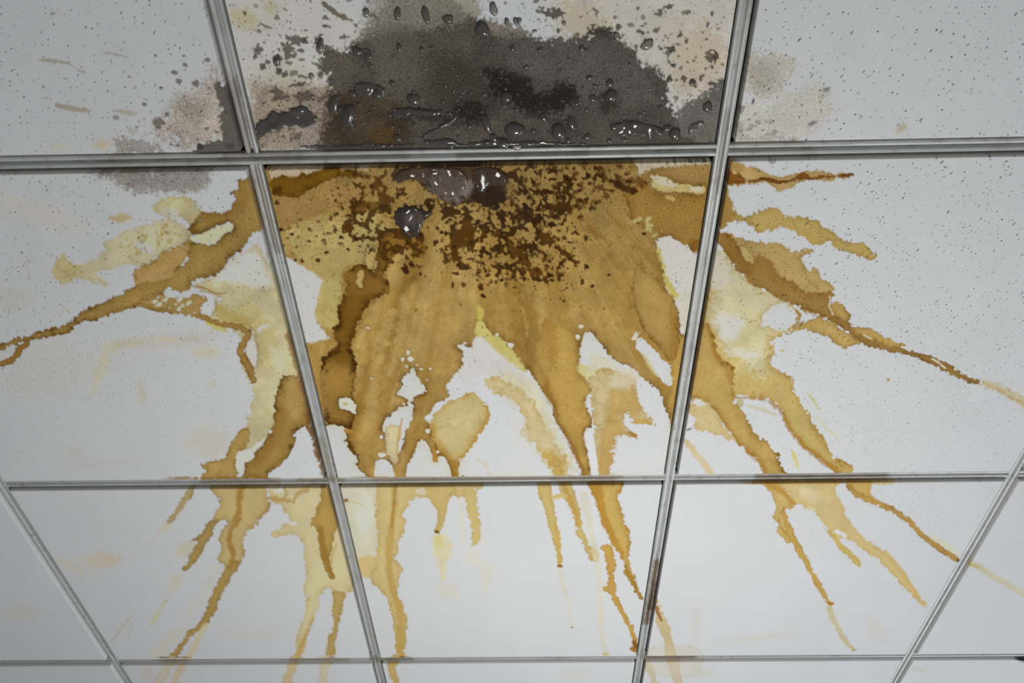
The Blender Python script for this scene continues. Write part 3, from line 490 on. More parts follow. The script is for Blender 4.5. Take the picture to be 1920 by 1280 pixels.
# ---- top row: grey, soaked board
poly([(428,-20),(560,-40),(700,60),(600,200),(480,285),(470,230)], (184,174,156), alpha=.45, soft=40, jag=10, grain=.5)
poly([(1000,-60),(1400,-40),(1370,120),(1350,270),(1200,160),(1060,60)], (198,184,164), alpha=.6, soft=30, jag=20, mot=.1, grain=.4)
for h in [(455,35,28,20,.2,(176,160,116),.7),(1090,45,60,35,.4,(184,166,132),.6),(1310,110,50,60,.3,(196,172,142),.6),(1260,50,40,30,0,(192,178,160),.5),(510,15,14,14,0,(170,156,120),.6)]:
    spot(h[0], h[1], h[2], h[3], h[4], h[5], alpha=h[6], soft=10, jag=.5)
poly([(468,150),(520,150),(600,160),(650,160),(640,285),(470,290)], (140,121,98), alpha=.8, soft=16, jag=8, grain=1.6, mot=.25)
clear([(470,130),(540,110),(600,140),(560,160),(500,160)], (170,160,144), jag=6, rim=None, soft=14, alpha=.6)
W1 = [(592,300),(604,250),(622,215),(606,190),(624,168),(616,140),(600,128),(612,100),(642,96),(662,80),(688,58),(700,40),(722,10),(735,-40),(780,-90),(870,-60),(880,10),(905,34),(940,48),(962,44),(985,60),(1010,72),(1060,76),(1085,70),(1120,52),(1158,64),(1172,84),(1196,95),(1202,118),(1235,132),(1253,160),(1257,195),(1264,214),(1282,198),(1312,184),(1346,150),(1386,140),(1376,300)]
poly(W1, (84,76,67), soft=5, jag=8, wet=.45, grain=1.3, mot=.16, hole=.7, lump=.4)
poly([(700,-20),(770,-60),(880,-60),(900,20),(860,48),(800,52),(750,60),(700,70),(670,75)], (136,128,115), soft=14, jag=8, alpha=.75, grain=1.2)
clear([(850,0),(872,-10),(900,15),(905,32),(890,30),(870,20)], (150,142,128), jag=4, rim=None, soft=4)
poly([(745,15),(770,5),(800,30),(780,50),(755,45)], (122,114,104), soft=8, jag=6, alpha=.6)
poly([(900,40),(960,40),(1000,66),(960,72),(910,60)], (140,128,112), soft=6, jag=8, alpha=.7, grain=1.0)
poly([(690,60),(740,40),(790,60),(820,120),(780,160),(720,150),(690,110)], (92,84,75), soft=20, jag=10, alpha=.7)
poly([(940,70),(1040,80),(1160,75),(1230,140),(1230,190),(1120,200),(1000,150),(950,110)], (96,91,83), soft=20, jag=12, alpha=.7)
poly([(1270,205),(1300,190),(1348,150),(1390,140),(1370,290),(1270,255)], (118,113,104), soft=9, jag=6, alpha=.75)
poly([(1255,140),(1310,120),(1300,170),(1270,180)], (180,166,146), soft=9, jag=6, alpha=.6)
poly([(610,180),(690,165),(760,190),(780,250),(740,290),(640,290),(600,250)], (66,53,38), soft=14, jag=8, alpha=.85, mot=.25)
poly([(690,240),(740,235),(750,275),(700,280)], (88,64,28), soft=14, jag=8, alpha=.7)
poly([(800,95),(860,100),(920,140),(950,190),(900,240),(840,240),(800,180)], (58,49,40), soft=26, jag=12, alpha=.7)
poly([(908,132),(930,124),(950,134),(985,142),(1008,165),(1030,168),(1060,148),(1086,162),(1082,192),(1052,208),(1012,216),(978,212),(952,192),(920,176)], (26,21,15), soft=11, jag=9, alpha=.95, wet=.6)
poly([(848,196),(880,190),(905,192),(918,215),(895,235),(852,226)], (28,23,17), soft=10, jag=8, alpha=.9, wet=.6)
poly([(735,205),(800,198),(850,210),(850,228),(790,226),(742,222)], (44,38,32), soft=7, jag=7, alpha=.85, wet=.7)
poly([(1120,175),(1158,170),(1160,205),(1130,212)], (56,46,36), soft=6, jag=7, alpha=.85)
poly([(1030,220),(1080,215),(1090,250),(1040,262)], (60,54,46), soft=8, jag=7, alpha=.7)
poly([(900,262),(960,252),(960,276),(900,280)], (52,46,40), soft=6, jag=5, alpha=.8, wet=.8)
GD = [(78,70,60), (92,82,70), (66,58,50)]
scatter([(440,-20),(700,-20),(720,60),(640,190),(600,260),(490,270)], 110, 1.2, 5.5, GD, seed=31, src=(900,150), soft=1)
scatter([(900,-20),(1380,-20),(1360,250),(1260,200),(1180,90),(1000,70)], 110, 1.2, 5.5, GD, seed=32, src=(900,150), soft=1)
scatter([(620,100),(1260,90),(1340,270),(600,280)], 260, .8, 3.2, [(52,45,38),(64,56,48)], seed=33, alpha=.75)
scatter([(470,150),(640,150),(640,280),(480,280)], 260, .7, 2.6, [(96,78,58),(112,94,74),(82,66,50)], seed=34, alpha=.75)
for q in [(483,93,8,11,-.2),(540,95,12,14,-.6),(555,76,20,9,.1),(519,112,6,12,-.5),(564,95,5,4,0),(599,80,8,16,-.3),(645,70,8,5,0),(660,92,7,5,0),(628,110,26,14,.2),(652,112,10,8,0),(598,124,10,6,.3),(640,130,34,4,.1),(600,138,8,4,-.2),(562,142,9,4,0),(533,139,6,6,.3),(690,82,8,5,0),(610,33,6,5,0),(615,92,8,10,0),(525,178,16,10,.4),(570,180,18,9,0),(560,158,18,4,-.2),(556,257,10,6,-.5),(1240,25,7,10,.6),(1160,50,7,5,.4),(1130,60,22,10,.2),(1252,97,7,8,0),(1262,122,6,4,.2),(1332,108,9,12,.2),(1255,148,5,6,0),(1248,165,4,8,0),(1300,155,6,7,-.5),(1313,148,3,4,0),(1040,25,18,10,0),(1015,22,7,6,0),(1335,26,3,4,0),(1326,48,3,5,.5),(700,30,6,5,0)]:
    spot(q[0], q[1], q[2], q[3], q[4], GD[int(q[0]) % 3], jag=.6, soft=1.2, alpha=.85)
line([(606,6,3),(620,18,6),(632,26,4),(645,32,5),(652,36,2)], (96,82,66), jag=2, alpha=.9)
line([(488,44,2),(500,50,3),(510,53,1.5)], (110,98,84), jag=1, alpha=.8)
poly([(478,236),(490,222),(502,222),(510,206),(525,212),(540,208),(560,198),(580,200),(586,214),(596,222),(592,234),(572,240),(552,236),(530,238),(510,246),(492,256),(484,262)], (78,74,70), jag=4, soft=1.5, wet=1, mot=.15, grain=.2)
# top left board
poly([(330,190),(370,165),(402,120),(415,150),(428,170),(440,220),(436,262),(405,268),(350,280),(310,262),(285,240),(312,222)], (158,144,130), alpha=.85, soft=12, jag=14, grain=1.3, mot=.2)
poly([(330,180),(365,180),(385,200),(375,235),(345,222)], (134,122,108), alpha=.5, soft=12, jag=10, grain=1.4)
poly([(212,262),(240,260),(275,264),(300,274),(310,292),(215,292),(222,276)], (142,132,122), alpha=.85, soft=4, jag=6, grain=1.2)
poly([(234,238),(250,240),(262,250),(282,246),(270,256),(246,252)], (150,140,128), alpha=.7, soft=4, jag=5, grain=1)
poly([(402,158),(410,154),(424,160),(434,176),(446,200),(456,236),(466,270),(474,296),(370,292),(356,284),(376,272),(396,264),(412,262),(418,250),(414,236),(410,218),(416,208),(408,196),(412,186),(404,172)], (92,86,78), jag=4, soft=1.4, wet=.2, grain=.5)
spot(374,275,7,6,-.5,(66,60,54)); spot(432,274,9,6,0,(70,62,56),soft=2,alpha=.7)
for q in [(389,112,6,4,.1),(297,231,10,10,.3),(334,152,6,5,0),(367,156,6,6,0),(327,136,6,4,.2),(314,214,5,4.5,.2),(217,220,6,4,.3),(302,165,4,2.5,0),(347,122,5,4,0),(388,242,4,3,.4),(407,248,4,2.5,.1),(334,273,4,3,0),(321,271,4,2,0),(243,144,4,2.5,.5),(270,195,4,3,.4),(98,26,5,3,0),(292,104,3,2.5,0),(320,102,3,2,0),(345,105,3,2,0)]:
    spot(q[0], q[1], q[2], q[3], q[4], (98,86,76) if q[0] > 250 else (120,116,108), jag=.4, soft=1, alpha=.85)
line([(72,112,2),(90,113,4),(112,116,3),(130,119,2.5),(138,126,1.5),(146,132,1.5),(156,135,2.5),(160,136,1)], (136,128,114), soft=1.5, jag=1, alpha=.85)
line([(188,100,1),(205,99,2),(222,103,2),(240,108,1.5)], (144,138,128), soft=1.2, jag=.8, alpha=.8)
line([(108,197,5),(122,200,5),(140,205,4),(158,206,5),(168,208,2)], (144,132,112), soft=1.8, jag=1.2, alpha=.85)
line([(214,207,2),(235,210,4),(255,214,2)], (152,142,124), soft=2, jag=1.2, alpha=.8)
line([(72,182,.8),(85,183,1),(95,186,2)], (140,136,128), soft=1, alpha=.7)
scatter([(200,150),(440,120),(455,290),(210,290)], 110, .8, 2.4, [(92,80,70),(110,98,88)], seed=41, alpha=.8)
# top right board
poly([(1385,96),(1440,100),(1488,108),(1492,122),(1478,150),(1464,178),(1440,190),(1410,182),(1390,150)], (176,168,156), alpha=.9, soft=9, jag=10, grain=.8)
poly([(1405,120),(1450,125),(1455,160),(1430,178),(1408,165)], (160,148,136), alpha=.6, soft=14, jag=8, grain=.8)
poly([(1380,190),(1440,195),(1530,160),(1560,205),(1540,240),(1490,268),(1370,275)], (186,180,166), alpha=.8, soft=12, jag=14, grain=.8, mot=.1)
poly([(1372,260),(1420,250),(1500,262),(1500,275),(1370,276)], (160,150,140), alpha=.7, soft=7, jag=8)
poly([(1386,192),(1396,200),(1392,212),(1382,214)], (140,134,126), alpha=.9, soft=2)
spot(1388,240,8,12,.2,(158,150,140),alpha=.7,soft=3); spot(1551,167,7,4,-.5,(140,138,134)); spot(1524,231,10,4,-.4,(140,136,130)); spot(1412,190,2.5,6,.2,(104,100,96)); spot(1540,182,8,4,-.6,(176,168,150))
scatter([(1385,200),(1450,205),(1460,260),(1380,265)], 16, 2, 4.5, [(150,142,130)], seed=42)

# ---- far row
# left board
line([(360,908,6),(358,918,7),(350,932,6),(340,948,5),(333,958,4),(326,968,5),(317,980,4)], (190,166,120), rim=(164,132,76), rs=.6, jag=2.2)
line([(360,912,5),(340,910,5)], (196,168,110), jag=2)
spot(311,988,14,8,-.3,(190,180,160),alpha=.8,soft=3); line([(298,1000,1),(270,1030,1),(240,1048,1)], (176,170,150), alpha=.5, soft=1.5)
poly([(392,908),(500,908),(502,925),(506,940),(503,955),(495,962),(480,974),(488,982),(470,990),(460,1004),(456,1018),(458,1036),(450,1062),(443,1070),(432,1085),(415,1090),(422,1068),(410,1052),(404,1046),(413,1028),(411,1010),(418,992),(429,979),(420,974),(400,978),(402,963),(412,950),(411,934),(400,924)], (202,176,120), rim=(172,134,70), rs=.6, jag=3)
poly([(425,1056),(452,1050),(443,1070),(432,1085),(420,1105),(411,1122),(405,1145),(392,1165),(375,1180),(360,1192),(348,1210),(331,1234),(314,1234),(334,1210),(347,1195),(351,1184),(368,1175),(385,1150),(391,1125),(400,1105),(411,1082),(420,1068)], (180,148,86), rim=(146,108,50), rs=.5, jag=2.4)
poly([(395,976),(416,973),(408,981),(400,990),(398,1003),(388,1018),(378,1035),(368,1050),(358,1063),(350,1070),(341,1068),(340,1063),(352,1055),(355,1040),(365,1025),(371,1013),(356,1016),(358,1012),(372,1006),(381,998),(384,984)], (176,146,88), rim=(140,106,54), rs=.5, jag=2)
line([(452,912,7),(450,930,6),(449,955,6),(445,972,8),(436,988,5),(430,1005,6),(430,1022,4),(436,1032,5),(438,1045,4),(430,1062,5)], (164,122,52), soft=2.5, jag=2.5, alpha=.85)
line([(505,940,3),(502,955,3),(492,966,3),(484,974,3)], (168,130,66), soft=1.5, jag=1.5, alpha=.7)
poly([(400,1055),(425,1060),(405,1090),(380,1125),(355,1160),(340,1175),(352,1140),(385,1095)], (190,184,168), soft=5, alpha=.55, jag=4)
poly([(322,1075),(345,1072),(340,1100),(320,1112),(312,1105)], (190,178,156), soft=3, alpha=.65, jag=3)
line([(312,1122,1),(300,1142,2.2),(290,1160,2),(280,1176,1.2)], (196,182,104), soft=1.2, alpha=.75); spot(312,1126,2,2,0,(160,150,120))
line([(248,1152,1),(230,1175,1.4),(209,1203,1)], (176,166,124), soft=1, alpha=.75); line([(247,1165,1),(241,1203,1)], (172,166,136), soft=1, alpha=.6)
line([(386,1172,5),(372,1195,6),(358,1225,5),(352,1234,5)], (204,184,140), soft=2, jag=2, alpha=.85)
line([(340,1180,6),(315,1205,10),(295,1225,12)], (190,178,156), soft=6, jag=3, alpha=.5)
for x, r in [(315,22),(555,12),(615,14),(345,12)]: spot(x, 1232, r, 1.8, 0, (136,92,44), alpha=.8, soft=1)
poly([(498,908),(620,906),(632,960),(648,1010),(672,1090),(656,1108),(646,1116),(645,1128),(638,1150),(634,1178),(630,1200),(626,1232),(611,1232),(613,1200),(622,1178),(627,1160),(617,1152),(626,1132),(624,1108),(614,1100),(600,1116),(599,1138),(590,1156),(580,1178),(575,1200),(568,1232),(551,1232),(557,1200),(561,1178),(568,1155),(575,1122),(570,1102),(574,1080),(571,1050),(568,1018),(558,1004),(540,1000),(515,1008),(508,1002),(530,985),(546,975),(536,960),(525,945),(505,935)], (212,196,152), rim=(186,158,96), rs=.5, jag=3.4, rw=4)
clear([(508,920),(528,912),(535,918),(525,924)], (206,200,190), jag=1.5, rim=None, soft=1.5); spot(550,981,10,3,.1,(206,200,188)); 
line([(505,932,4),(530,937,4),(550,940,3),(556,928,3),(565,922,4),(576,918,4)], (188,152,88), jag=2, soft=1.5, alpha=.85); line([(530,912,2),(538,925,2),(532,934,2)], (180,146,84), jag=1, soft=1.5, alpha=.7)
poly([(604,908),(618,908),(624,950),(634,980),(626,1010),(622,1030),(616,1048),(622,1068),(630,1082),(620,1086),(610,1068),(602,1045),(597,1015),(595,992),(582,984),(583,975),(594,955),(600,930)], (188,152,82), rim=(150,110,44), rs=.55, rw=3, jag=2.5)
line([(630,1020,2),(622,1045,3),(620,1060,2)], (196,164,100), soft=1.4, jag=1.5, alpha=.8)
line([(600,990,5),(606,1020,6),(610,1045,5),(618,1068,3),(625,1084,2.5)], (156,114,46), soft=3, jag=2, alpha=.8)
poly([(622,1105),(648,1112),(640,1140),(634,1178),(630,1200),(626,1232),(612,1232),(614,1200),(624,1178),(628,1160),(618,1152),(627,1132)], (188,154,86), soft=2, jag=2, alpha=.85, rim=(164,124,56), rs=.4)
line([(588,1160,3),(576,1185,4),(565,1210,5),(558,1232,5)], (190,156,90), soft=2, jag=1.6, alpha=.85)
# middle board
poly([(620,904),(722,904),(718,940),(712,1000),(706,1042),(690,1046),(668,1062),(650,1000),(636,950)], (206,198,172), soft=2.5, jag=4, mot=.06, rim=(206,188,140), rs=.3)
poly([(680,920),(705,940),(700,990),(680,1010),(665,980)], (212,208,194), soft=8, alpha=.6, jag=5); spot(649,938,5,3.5,.2,(138,94,30)); line([(652,940,1.5),(670,942,1),(682,948,.6)], (196,180,120), alpha=.7)
poly([(664,1048),(700,1038),(722,1060),(712,1090),(700,1085),(682,1080),(672,1078)], (212,186,126), soft=2, jag=3)
poly([(706,904),(900,904),(908,912),(872,928),(862,932),(840,932),(800,930),(775,936),(764,948),(755,965),(761,975),(755,1000),(747,1020),(746,1036),(736,1046),(755,1060),(761,1063),(750,1076),(749,1095),(744,1106),(750,1120),(758,1138),(764,1165),(760,1190),(761,1232),(746,1232),(742,1200),(738,1178),(740,1160),(731,1150),(730,1132),(720,1114),(705,1098),(694,1085),(702,1060),(708,1000),(704,950)], (214,190,130), rim=(186,150,80), rs=.55, jag=3.2)
poly([(782,910),(845,906),(860,920),(845,930),(838,955),(834,980),(825,996),(815,998),(822,968),(816,950),(806,936),(790,930)], (212,184,118), rim=(184,146,76), rs=.5, jag=2)
clear([(778,918),(795,914),(800,925),(784,928)], (210,202,180), jag=2, rim=None, soft=2, alpha=.7)
spot(819,997,5,3.5,.1,(120,78,20)); poly([(812,1000),(840,1000),(850,1020),(845,1040),(835,1062),(836,1090),(826,1090),(824,1062),(812,1035)], (218,206,168), soft=3, jag=3); poly([(810,1005),(830,1003),(832,1025),(818,1030)], (216,202,130), soft=5, alpha=.7); spot(840,1108,24,14,.1,(206,200,184),alpha=.6,soft=3)
poly([(868,912),(892,910),(898,960),(905,1000),(900,1012),(890,1024),(883,1022),(886,1000),(876,960)], (212,188,124), rim=(198,168,100), rs=.4, jag=3, soft=1.4); line([(864,935,4),(866,980,4),(868,1015,3)], (212,204,180), alpha=.7, soft=2); line([(902,990,3),(908,1020,4)], (214,206,182), alpha=.6, soft=2)
poly([(872,1030),(895,1026),(905,1050),(922,1058),(926,1075),(915,1110),(905,1114),(906,1085),(895,1062),(872,1050)], (208,203,188), soft=2.5, jag=3, alpha=.75)
line([(738,910,5),(740,940,5),(737,970,5),(732,1000,6),(728,1040,6),(730,1075,6),(735,1100,6),(745,1130,6),(752,1160,6),(750,1190,7),(751,1232,7)], (194,156,82), soft=2.5, jag=2.4, alpha=.8)
line([(742,912,1.5),(737,960,1.5),(734,990,1.5)], (160,116,50), soft=1, jag=1, alpha=.7)
for x, r in [(750,16)]: spot(x, 1231, r, 1.8, 0, (120,84,40), alpha=.85, soft=1)
poly([(1004,906),(1032,906),(1036,940),(1046,980),(1051,1010),(1050,1028),(1056,1046),(1053,1062),(1046,1062),(1045,1038),(1036,1010),(1027,985),(1020,950),(1010,930)], (214,188,122), rim=(190,150,76), rs=.55, jag=2.2)
line([(1040,980,3),(1047,1010,4),(1048,1035,4),(1051,1058,4)], (206,172,96), soft=1.5, jag=1.5); spot(1050,1061,5,2.5,0,(140,92,28))
line([(1049,1068,5),(1055,1095,5),(1064,1125,4),(1068,1150,4),(1072,1176,3)], (210,202,184), soft=1.5, jag=1.5, alpha=.75); spot(1072,1176,2.5,2,0,(176,146,104))
poly([(1044,906),(1074,906),(1076,925),(1086,950),(1089,975),(1096,1000),(1102,1018),(1114,1030),(1124,1034),(1122,1056),(1110,1052),(1100,1036),(1090,1012),(1079,1002),(1079,985),(1074,965),(1066,945),(1054,928)], (214,190,128), rim=(194,154,80), rs=.55, jag=2.6)
line([(1058,912,5),(1070,938,5),(1080,965,4),(1083,985,4)], (200,156,74), soft=2, jag=2, alpha=.8)
line([(1040,932,4),(1052,928,4),(1060,930,4)], (216,190,124), jag=1.5); line([(1095,930,8),(1102,960,8),(1108,1000,7),(1118,1040,6),(1124,1080,5),(1126,1110,4),(1126,1160,5),(1130,1200,5),(1136,1228,5)], (214,204,176), alpha=.65, soft=3, jag=2.5)
poly([(1102,904),(1168,904),(1164,918),(1158,930),(1165,948),(1168,965),(1172,985),(1182,990),(1180,1006),(1183,1022),(1180,1040),(1182,1070),(1192,1080),(1195,1104),(1206,1116),(1201,1123),(1190,1110),(1181,1090),(1170,1076),(1167,1052),(1160,1035),(1146,1018),(1140,1000),(1131,985),(1124,960),(1117,940),(1108,922)], (212,178,102), rim=(178,128,44), rs=.7, rw=4, jag=2.8)
poly([(1104,904),(1128,904),(1134,940),(1138,965),(1148,990),(1160,1012),(1170,1040),(1174,1074),(1166,1052),(1158,1034),(1145,1018),(1138,998),(1128,982),(1122,956),(1114,936)], (188,138,56), soft=2.5, jag=2.5, alpha=.85)
line([(1172,1060,4),(1178,1078,4),(1188,1090,4),(1194,1106,4),(1202,1120,4)], (190,146,66), rim=(160,112,40), rs=.5, jag=1.8)
poly([(1122,1024),(1146,1018),(1152,1040),(1156,1062),(1150,1075),(1156,1100),(1158,1120),(1168,1140),(1178,1160),(1190,1180),(1196,1196),(1190,1206),(1181,1186),(1172,1166),(1160,1146),(1148,1126),(1140,1112),(1130,1105),(1140,1092),(1138,1060),(1132,1036)], (206,166,88), rim=(180,132,54), rs=.5, jag=2.2)
spot(1191,1208,5,9,-.3,(150,96,34)); line([(1185,1216,4),(1196,1222,3)], (170,118,50), jag=1.5)
spot(1136,1226,6,3,0,(206,186,124),alpha=.8,soft=1.2)
for x, r in [(1050,60),(1100,110)]: spot(x, 902, r, 2.5, -.01, (176,132,56), alpha=.85, soft=1.5)
for x, r in [(690,70),(800,60)]: spot(x, 907, r, 3, -.01, (196,166,100), alpha=.7, soft=1.5)
# right board
line([(1226,1110,3),(1231,1128,5),(1236,1145,6),(1240,1165,10),(1248,1185,9),(1254,1205,8),(1258,1232,12)], (218,196,150), rim=(206,170,104), rs=.35, jag=2.4); line([(1230,1128,3),(1235,1150,4),(1240,1162,2)], (164,116,56), jag=1.4, soft=1.2); spot(1238,1232,36,2,0,(150,106,60),alpha=.8,soft=1)
poly([(1385,904),(1650,898),(1682,902),(1662,911),(1642,908),(1620,910),(1590,905),(1560,912),(1440,908)], (214,192,136), soft=1.5, jag=2)
poly([(1428,906),(1462,906),(1476,922),(1496,943),(1486,950),(1474,954),(1479,970),(1485,990),(1495,1008),(1494,1018),(1480,1020),(1465,1006),(1456,996),(1459,982),(1448,970),(1456,952),(1450,930),(1438,916)], (214,184,118), rim=(188,144,68), rs=.6, jag=2.6)
line([(1440,908,4),(1460,917,5),(1474,928,5),(1484,940,7),(1492,945,3)], (192,144,64), soft=2, jag=2, alpha=.9); line([(1472,950,1.2),(1462,962,1.2),(1460,980,1.2),(1472,1000,1.2),(1484,1014,1.2)], (176,128,54), soft=1, jag=1, alpha=.8)
line([(1470,962,5),(1477,985,6),(1484,1008,6),(1494,1022,6),(1504,1042,7),(1513,1056,6),(1526,1080,5),(1538,1103,5),(1550,1122,4),(1557,1131,4)], (212,174,96), rim=(184,138,60), rs=.6, jag=2)
spot(1558,1131,6,2.5,0,(176,122,50)); line([(1556,1140,5),(1561,1160,5),(1570,1178,5),(1580,1192,5),(1590,1208,4),(1600,1217,3)], (212,196,156), rim=(196,170,112), rs=.4, jag=1.4, soft=1.2, alpha=.85); spot(1602,1218,5,1.6,0,(190,160,100))
poly([(1458,904),(1570,902),(1564,918),(1572,930),(1580,945),(1584,962),(1592,975),(1602,988),(1616,1004),(1636,1019),(1660,1034),(1682,1054),(1701,1078),(1713,1100),(1726,1120),(1740,1135),(1732,1138),(1714,1121),(1696,1102),(1678,1080),(1658,1060),(1632,1040),(1612,1024),(1596,1012),(1578,1010),(1566,1006),(1550,992),(1538,972),(1526,958),(1508,950),(1494,944),(1476,925)], (220,194,136), rim=(198,158,88), rs=.5, jag=2.6)
poly([(1540,985),(1556,992),(1570,1008),(1584,1022),(1598,1036),(1612,1052),(1618,1061),(1606,1062),(1592,1047),(1576,1030),(1566,1016),(1556,1002)], (214,188,112), rim=(194,156,70), rs=.5, jag=2.2)
poly([(1490,910),(1520,912),(1540,930),(1530,945),(1505,935)], (224,206,168), soft=6, alpha=.7)
spot(1573,998,8,4,.3,(214,214,210),soft=1.2); spot(1582,1003,6,4,.9,(214,214,210),soft=1.2); spot(1520,954,9,4,.2,(216,206,170),soft=1.2)
line([(1660,1036,5),(1684,1062,5),(1704,1090,5),(1720,1116,4),(1736,1136,3)], (212,180,112), soft=1.5, jag=1.6, alpha=.6)
clear([(1570,912),(1584,906),(1596,912),(1606,928),(1584,940),(1576,928)], jag=2, rim=None, soft=1.5)
poly([(1582,902),(1640,900),(1632,918),(1638,930),(1652,940),(1640,946),(1614,936),(1600,924)], (212,176,104), rim=(176,126,50), rs=.6, jag=2.4)
line([(1592,912,4),(1606,926,5),(1622,934,5),(1640,940,6),(1660,950,5),(1682,960,5),(1702,974,5),(1718,992,5),(1732,1006,4),(1748,1018,5),(1766,1030,5),(1782,1040,5),(1794,1049,4)], (200,158,84), rim=(164,116,48), rs=.65, rw=2.5, jag=2)
poly([(1735,998),(1755,1005),(1790,1028),(1802,1040),(1785,1035),(1760,1018)], (216,206,168), alpha=.8, soft=2.5, jag=2); spot(1796,1050,4,3,.4,(120,80,34))
line([(1816,1052,6),(1835,1063,7),(1855,1075,6),(1880,1090,6),(1910,1108,6),(1950,1130,6)], (206,194,160), soft=2.5, jag=2, alpha=.85); line([(1816,1058,3),(1835,1064,3)], (212,186,116), soft=1.5, jag=1)
spot(1445,905,60,2.6,0,(186,144,76),alpha=.8,soft=1.4); spot(1560,904,80,2.6,0,(176,132,64),alpha=.7,soft=1.4)
# last row
for path, c, a in [([(322,1238,8),(310,1255,9),(290,1290,9)], (196,178,150), .7), ([(345,1240,6),(335,1260,7),(318,1300,7)], (200,180,148), .8), ([(552,1238,9),(546,1255,9),(536,1285,9),(530,1320,8)], (206,180,124), .8), ([(612,1238,10),(608,1260,8),(600,1300,6)], (212,196,158), .75),
                   ([(742,1236,9),(733,1248,6),(736,1260,6),(742,1275,6),(744,1310,6)], (206,172,100), .9), ([(1262,1240,12),(1266,1255,9),(1274,1290,8)], (214,192,160), .8), ([(1210,1240,6),(1222,1262,6),(1236,1300,6)], (214,196,156), .7), ([(1240,1238,30),(1290,1240,30)], (214,202,176), .4)]:
    line(path, c, alpha=a, soft=1.8, jag=2.4, rim=(c[0] - 20, c[1] - 28, c[2] - 36), rs=.4)
spot(275,1262,10,14,.3,(186,170,150),alpha=.5,soft=4); spot(1320,1262,18,8,0,(206,202,180),alpha=.5,soft=4); spot(1080,1262,30,12,0,(204,200,184),alpha=.35,soft=6); spot(1722,1255,14,6,0,(196,186,170),alpha=.4,soft=3)

# pin holes: open and plenty on the right hand boards, few on the left, painted shut on the far ones
hw = np.clip((XX - 1300) / 120, 0, 1) * np.clip((1150 - YY) / 600, .08, 1)
HOLE = np.maximum(HOLE * np.clip((1000 - YY) / 500, .05, 1), hw) * np.clip(1.15 - GRAIN * .25, .3, 1)
HOLE = HOLE.astype(np.float32)

poly([(1894,1232),(1930,1229),(1930,1242),(1910,1238)], (40,38,36), soft=1.5, jag=1)
# ---- grime on the metal bars
B = np.ones((RH, RW, 3), np.float32)
def grime(path, col, a, **k):
    rmax = max(p[2] for p in path); w = window(path, rmax + 12)
    lay(sd_line(path, w) + 1.5 * JAG[w], w, col, alpha=a, soft=k.get('soft', 3), mot=.1, target=B)
for x0, x1, y, c, a in [(420,560,292,(120,108,92),.5),(560,760,293,(140,132,120),.4),(860,1100,290,(120,116,106),.55),(1080,1340,281,(150,144,132),.4),(180,440,299,(150,138,124),.4),(1375,1520,279,(150,138,126),.35),
                        (560,640,898,(150,120,70),.5),(700,1160,897,(160,124,66),.5),(1420,1660,893,(130,88,34),.6),(380,520,903,(140,112,70),.5),(1040,1150,903,(150,110,50),.4),
                        (300,350,1236,(140,104,66),.5),(545,650,1236,(150,116,70),.5),(700,770,1236,(130,98,58),.6),(1210,1300,1232,(140,92,54),.7)]:
    grime([(x0, y, 6), (x1, y - (x1 - x0) * .014, 6)], c, a, soft=5)
for p, c, a in [([(1232,1055,7),(1222,1110,7),(1212,1165,7)], (140,100,48), .75), ([(1228,1095,4),(1218,1140,4)], (84,54,24), .7), ([(440,150,6),(470,280,6)], (130,112,90), .6), ([(482,318,8),(500,390,8),(520,470,7)], (140,120,96), .5), ([(1362,210,6),(1352,300,6),(1345,360,6)], (140,126,104), .45), ([(600,820,4),(622,900,4)], (150,122,80), .4)]:
    grime(p, c, a)
S = np.clip(S, 0.008, 1.06)
# ---------------------------------------------------------------- end of stain map

# ---------------------------------------------------------------- materials
def new_mat(name):
    m = bpy.data.materials.new(name); m.use_nodes = True; nt = m.node_tree; nt.nodes.clear()
    out = nt.nodes.new('ShaderNodeOutputMaterial'); bs = nt.nodes.new('ShaderNodeBsdfPrincipled')
    nt.links.new(bs.outputs[0], out.inputs[0]); return m, nt, bs, out
def N(nt, t, **kw):
    n = nt.nodes.new(t)
    for k, v in kw.items():
        if k.startswith('i_'): n.inputs[int(k[2:])].default_value = v
        else: setattr(n, k, v)
    return n
def math_(nt, op, a, b=None, clamp=False):
    n = nt.nodes.new('ShaderNodeMath'); n.operation = op; n.use_clamp = clamp
    for i, v in enumerate((a, b)):
        if v is None: continue
        if isinstance(v, (int, float)): n.inputs[i].default_value = v
        else: nt.links.new(v, n.inputs[i])
    return n.outputs[0]
def mixc(nt, fac, a, b, blend='MIX'):
    n = nt.nodes.new('ShaderNodeMix'); n.data_type = 'RGBA'; n.blend_type = blend
    for s, v in ((n.inputs[0], fac), (n.inputs[6], a), (n.inputs[7], b)):
        if isinstance(v, (int, float)): s.default_value = v
        elif isinstance(v, tuple): s.default_value = v
        else: nt.links.new(v, s)
    return n.outputs[2]
def ramp(nt, v, a, b):
    n = nt.nodes.new('ShaderNodeMapRange'); n.interpolation_type = 'SMOOTHSTEP'
    nt.links.new(v, n.inputs[0]); n.inputs[1].default_value = a; n.inputs[2].default_value = b; n.inputs[3].default_value = 0; n.inputs[4].default_value = 1
    return n.outputs[0]

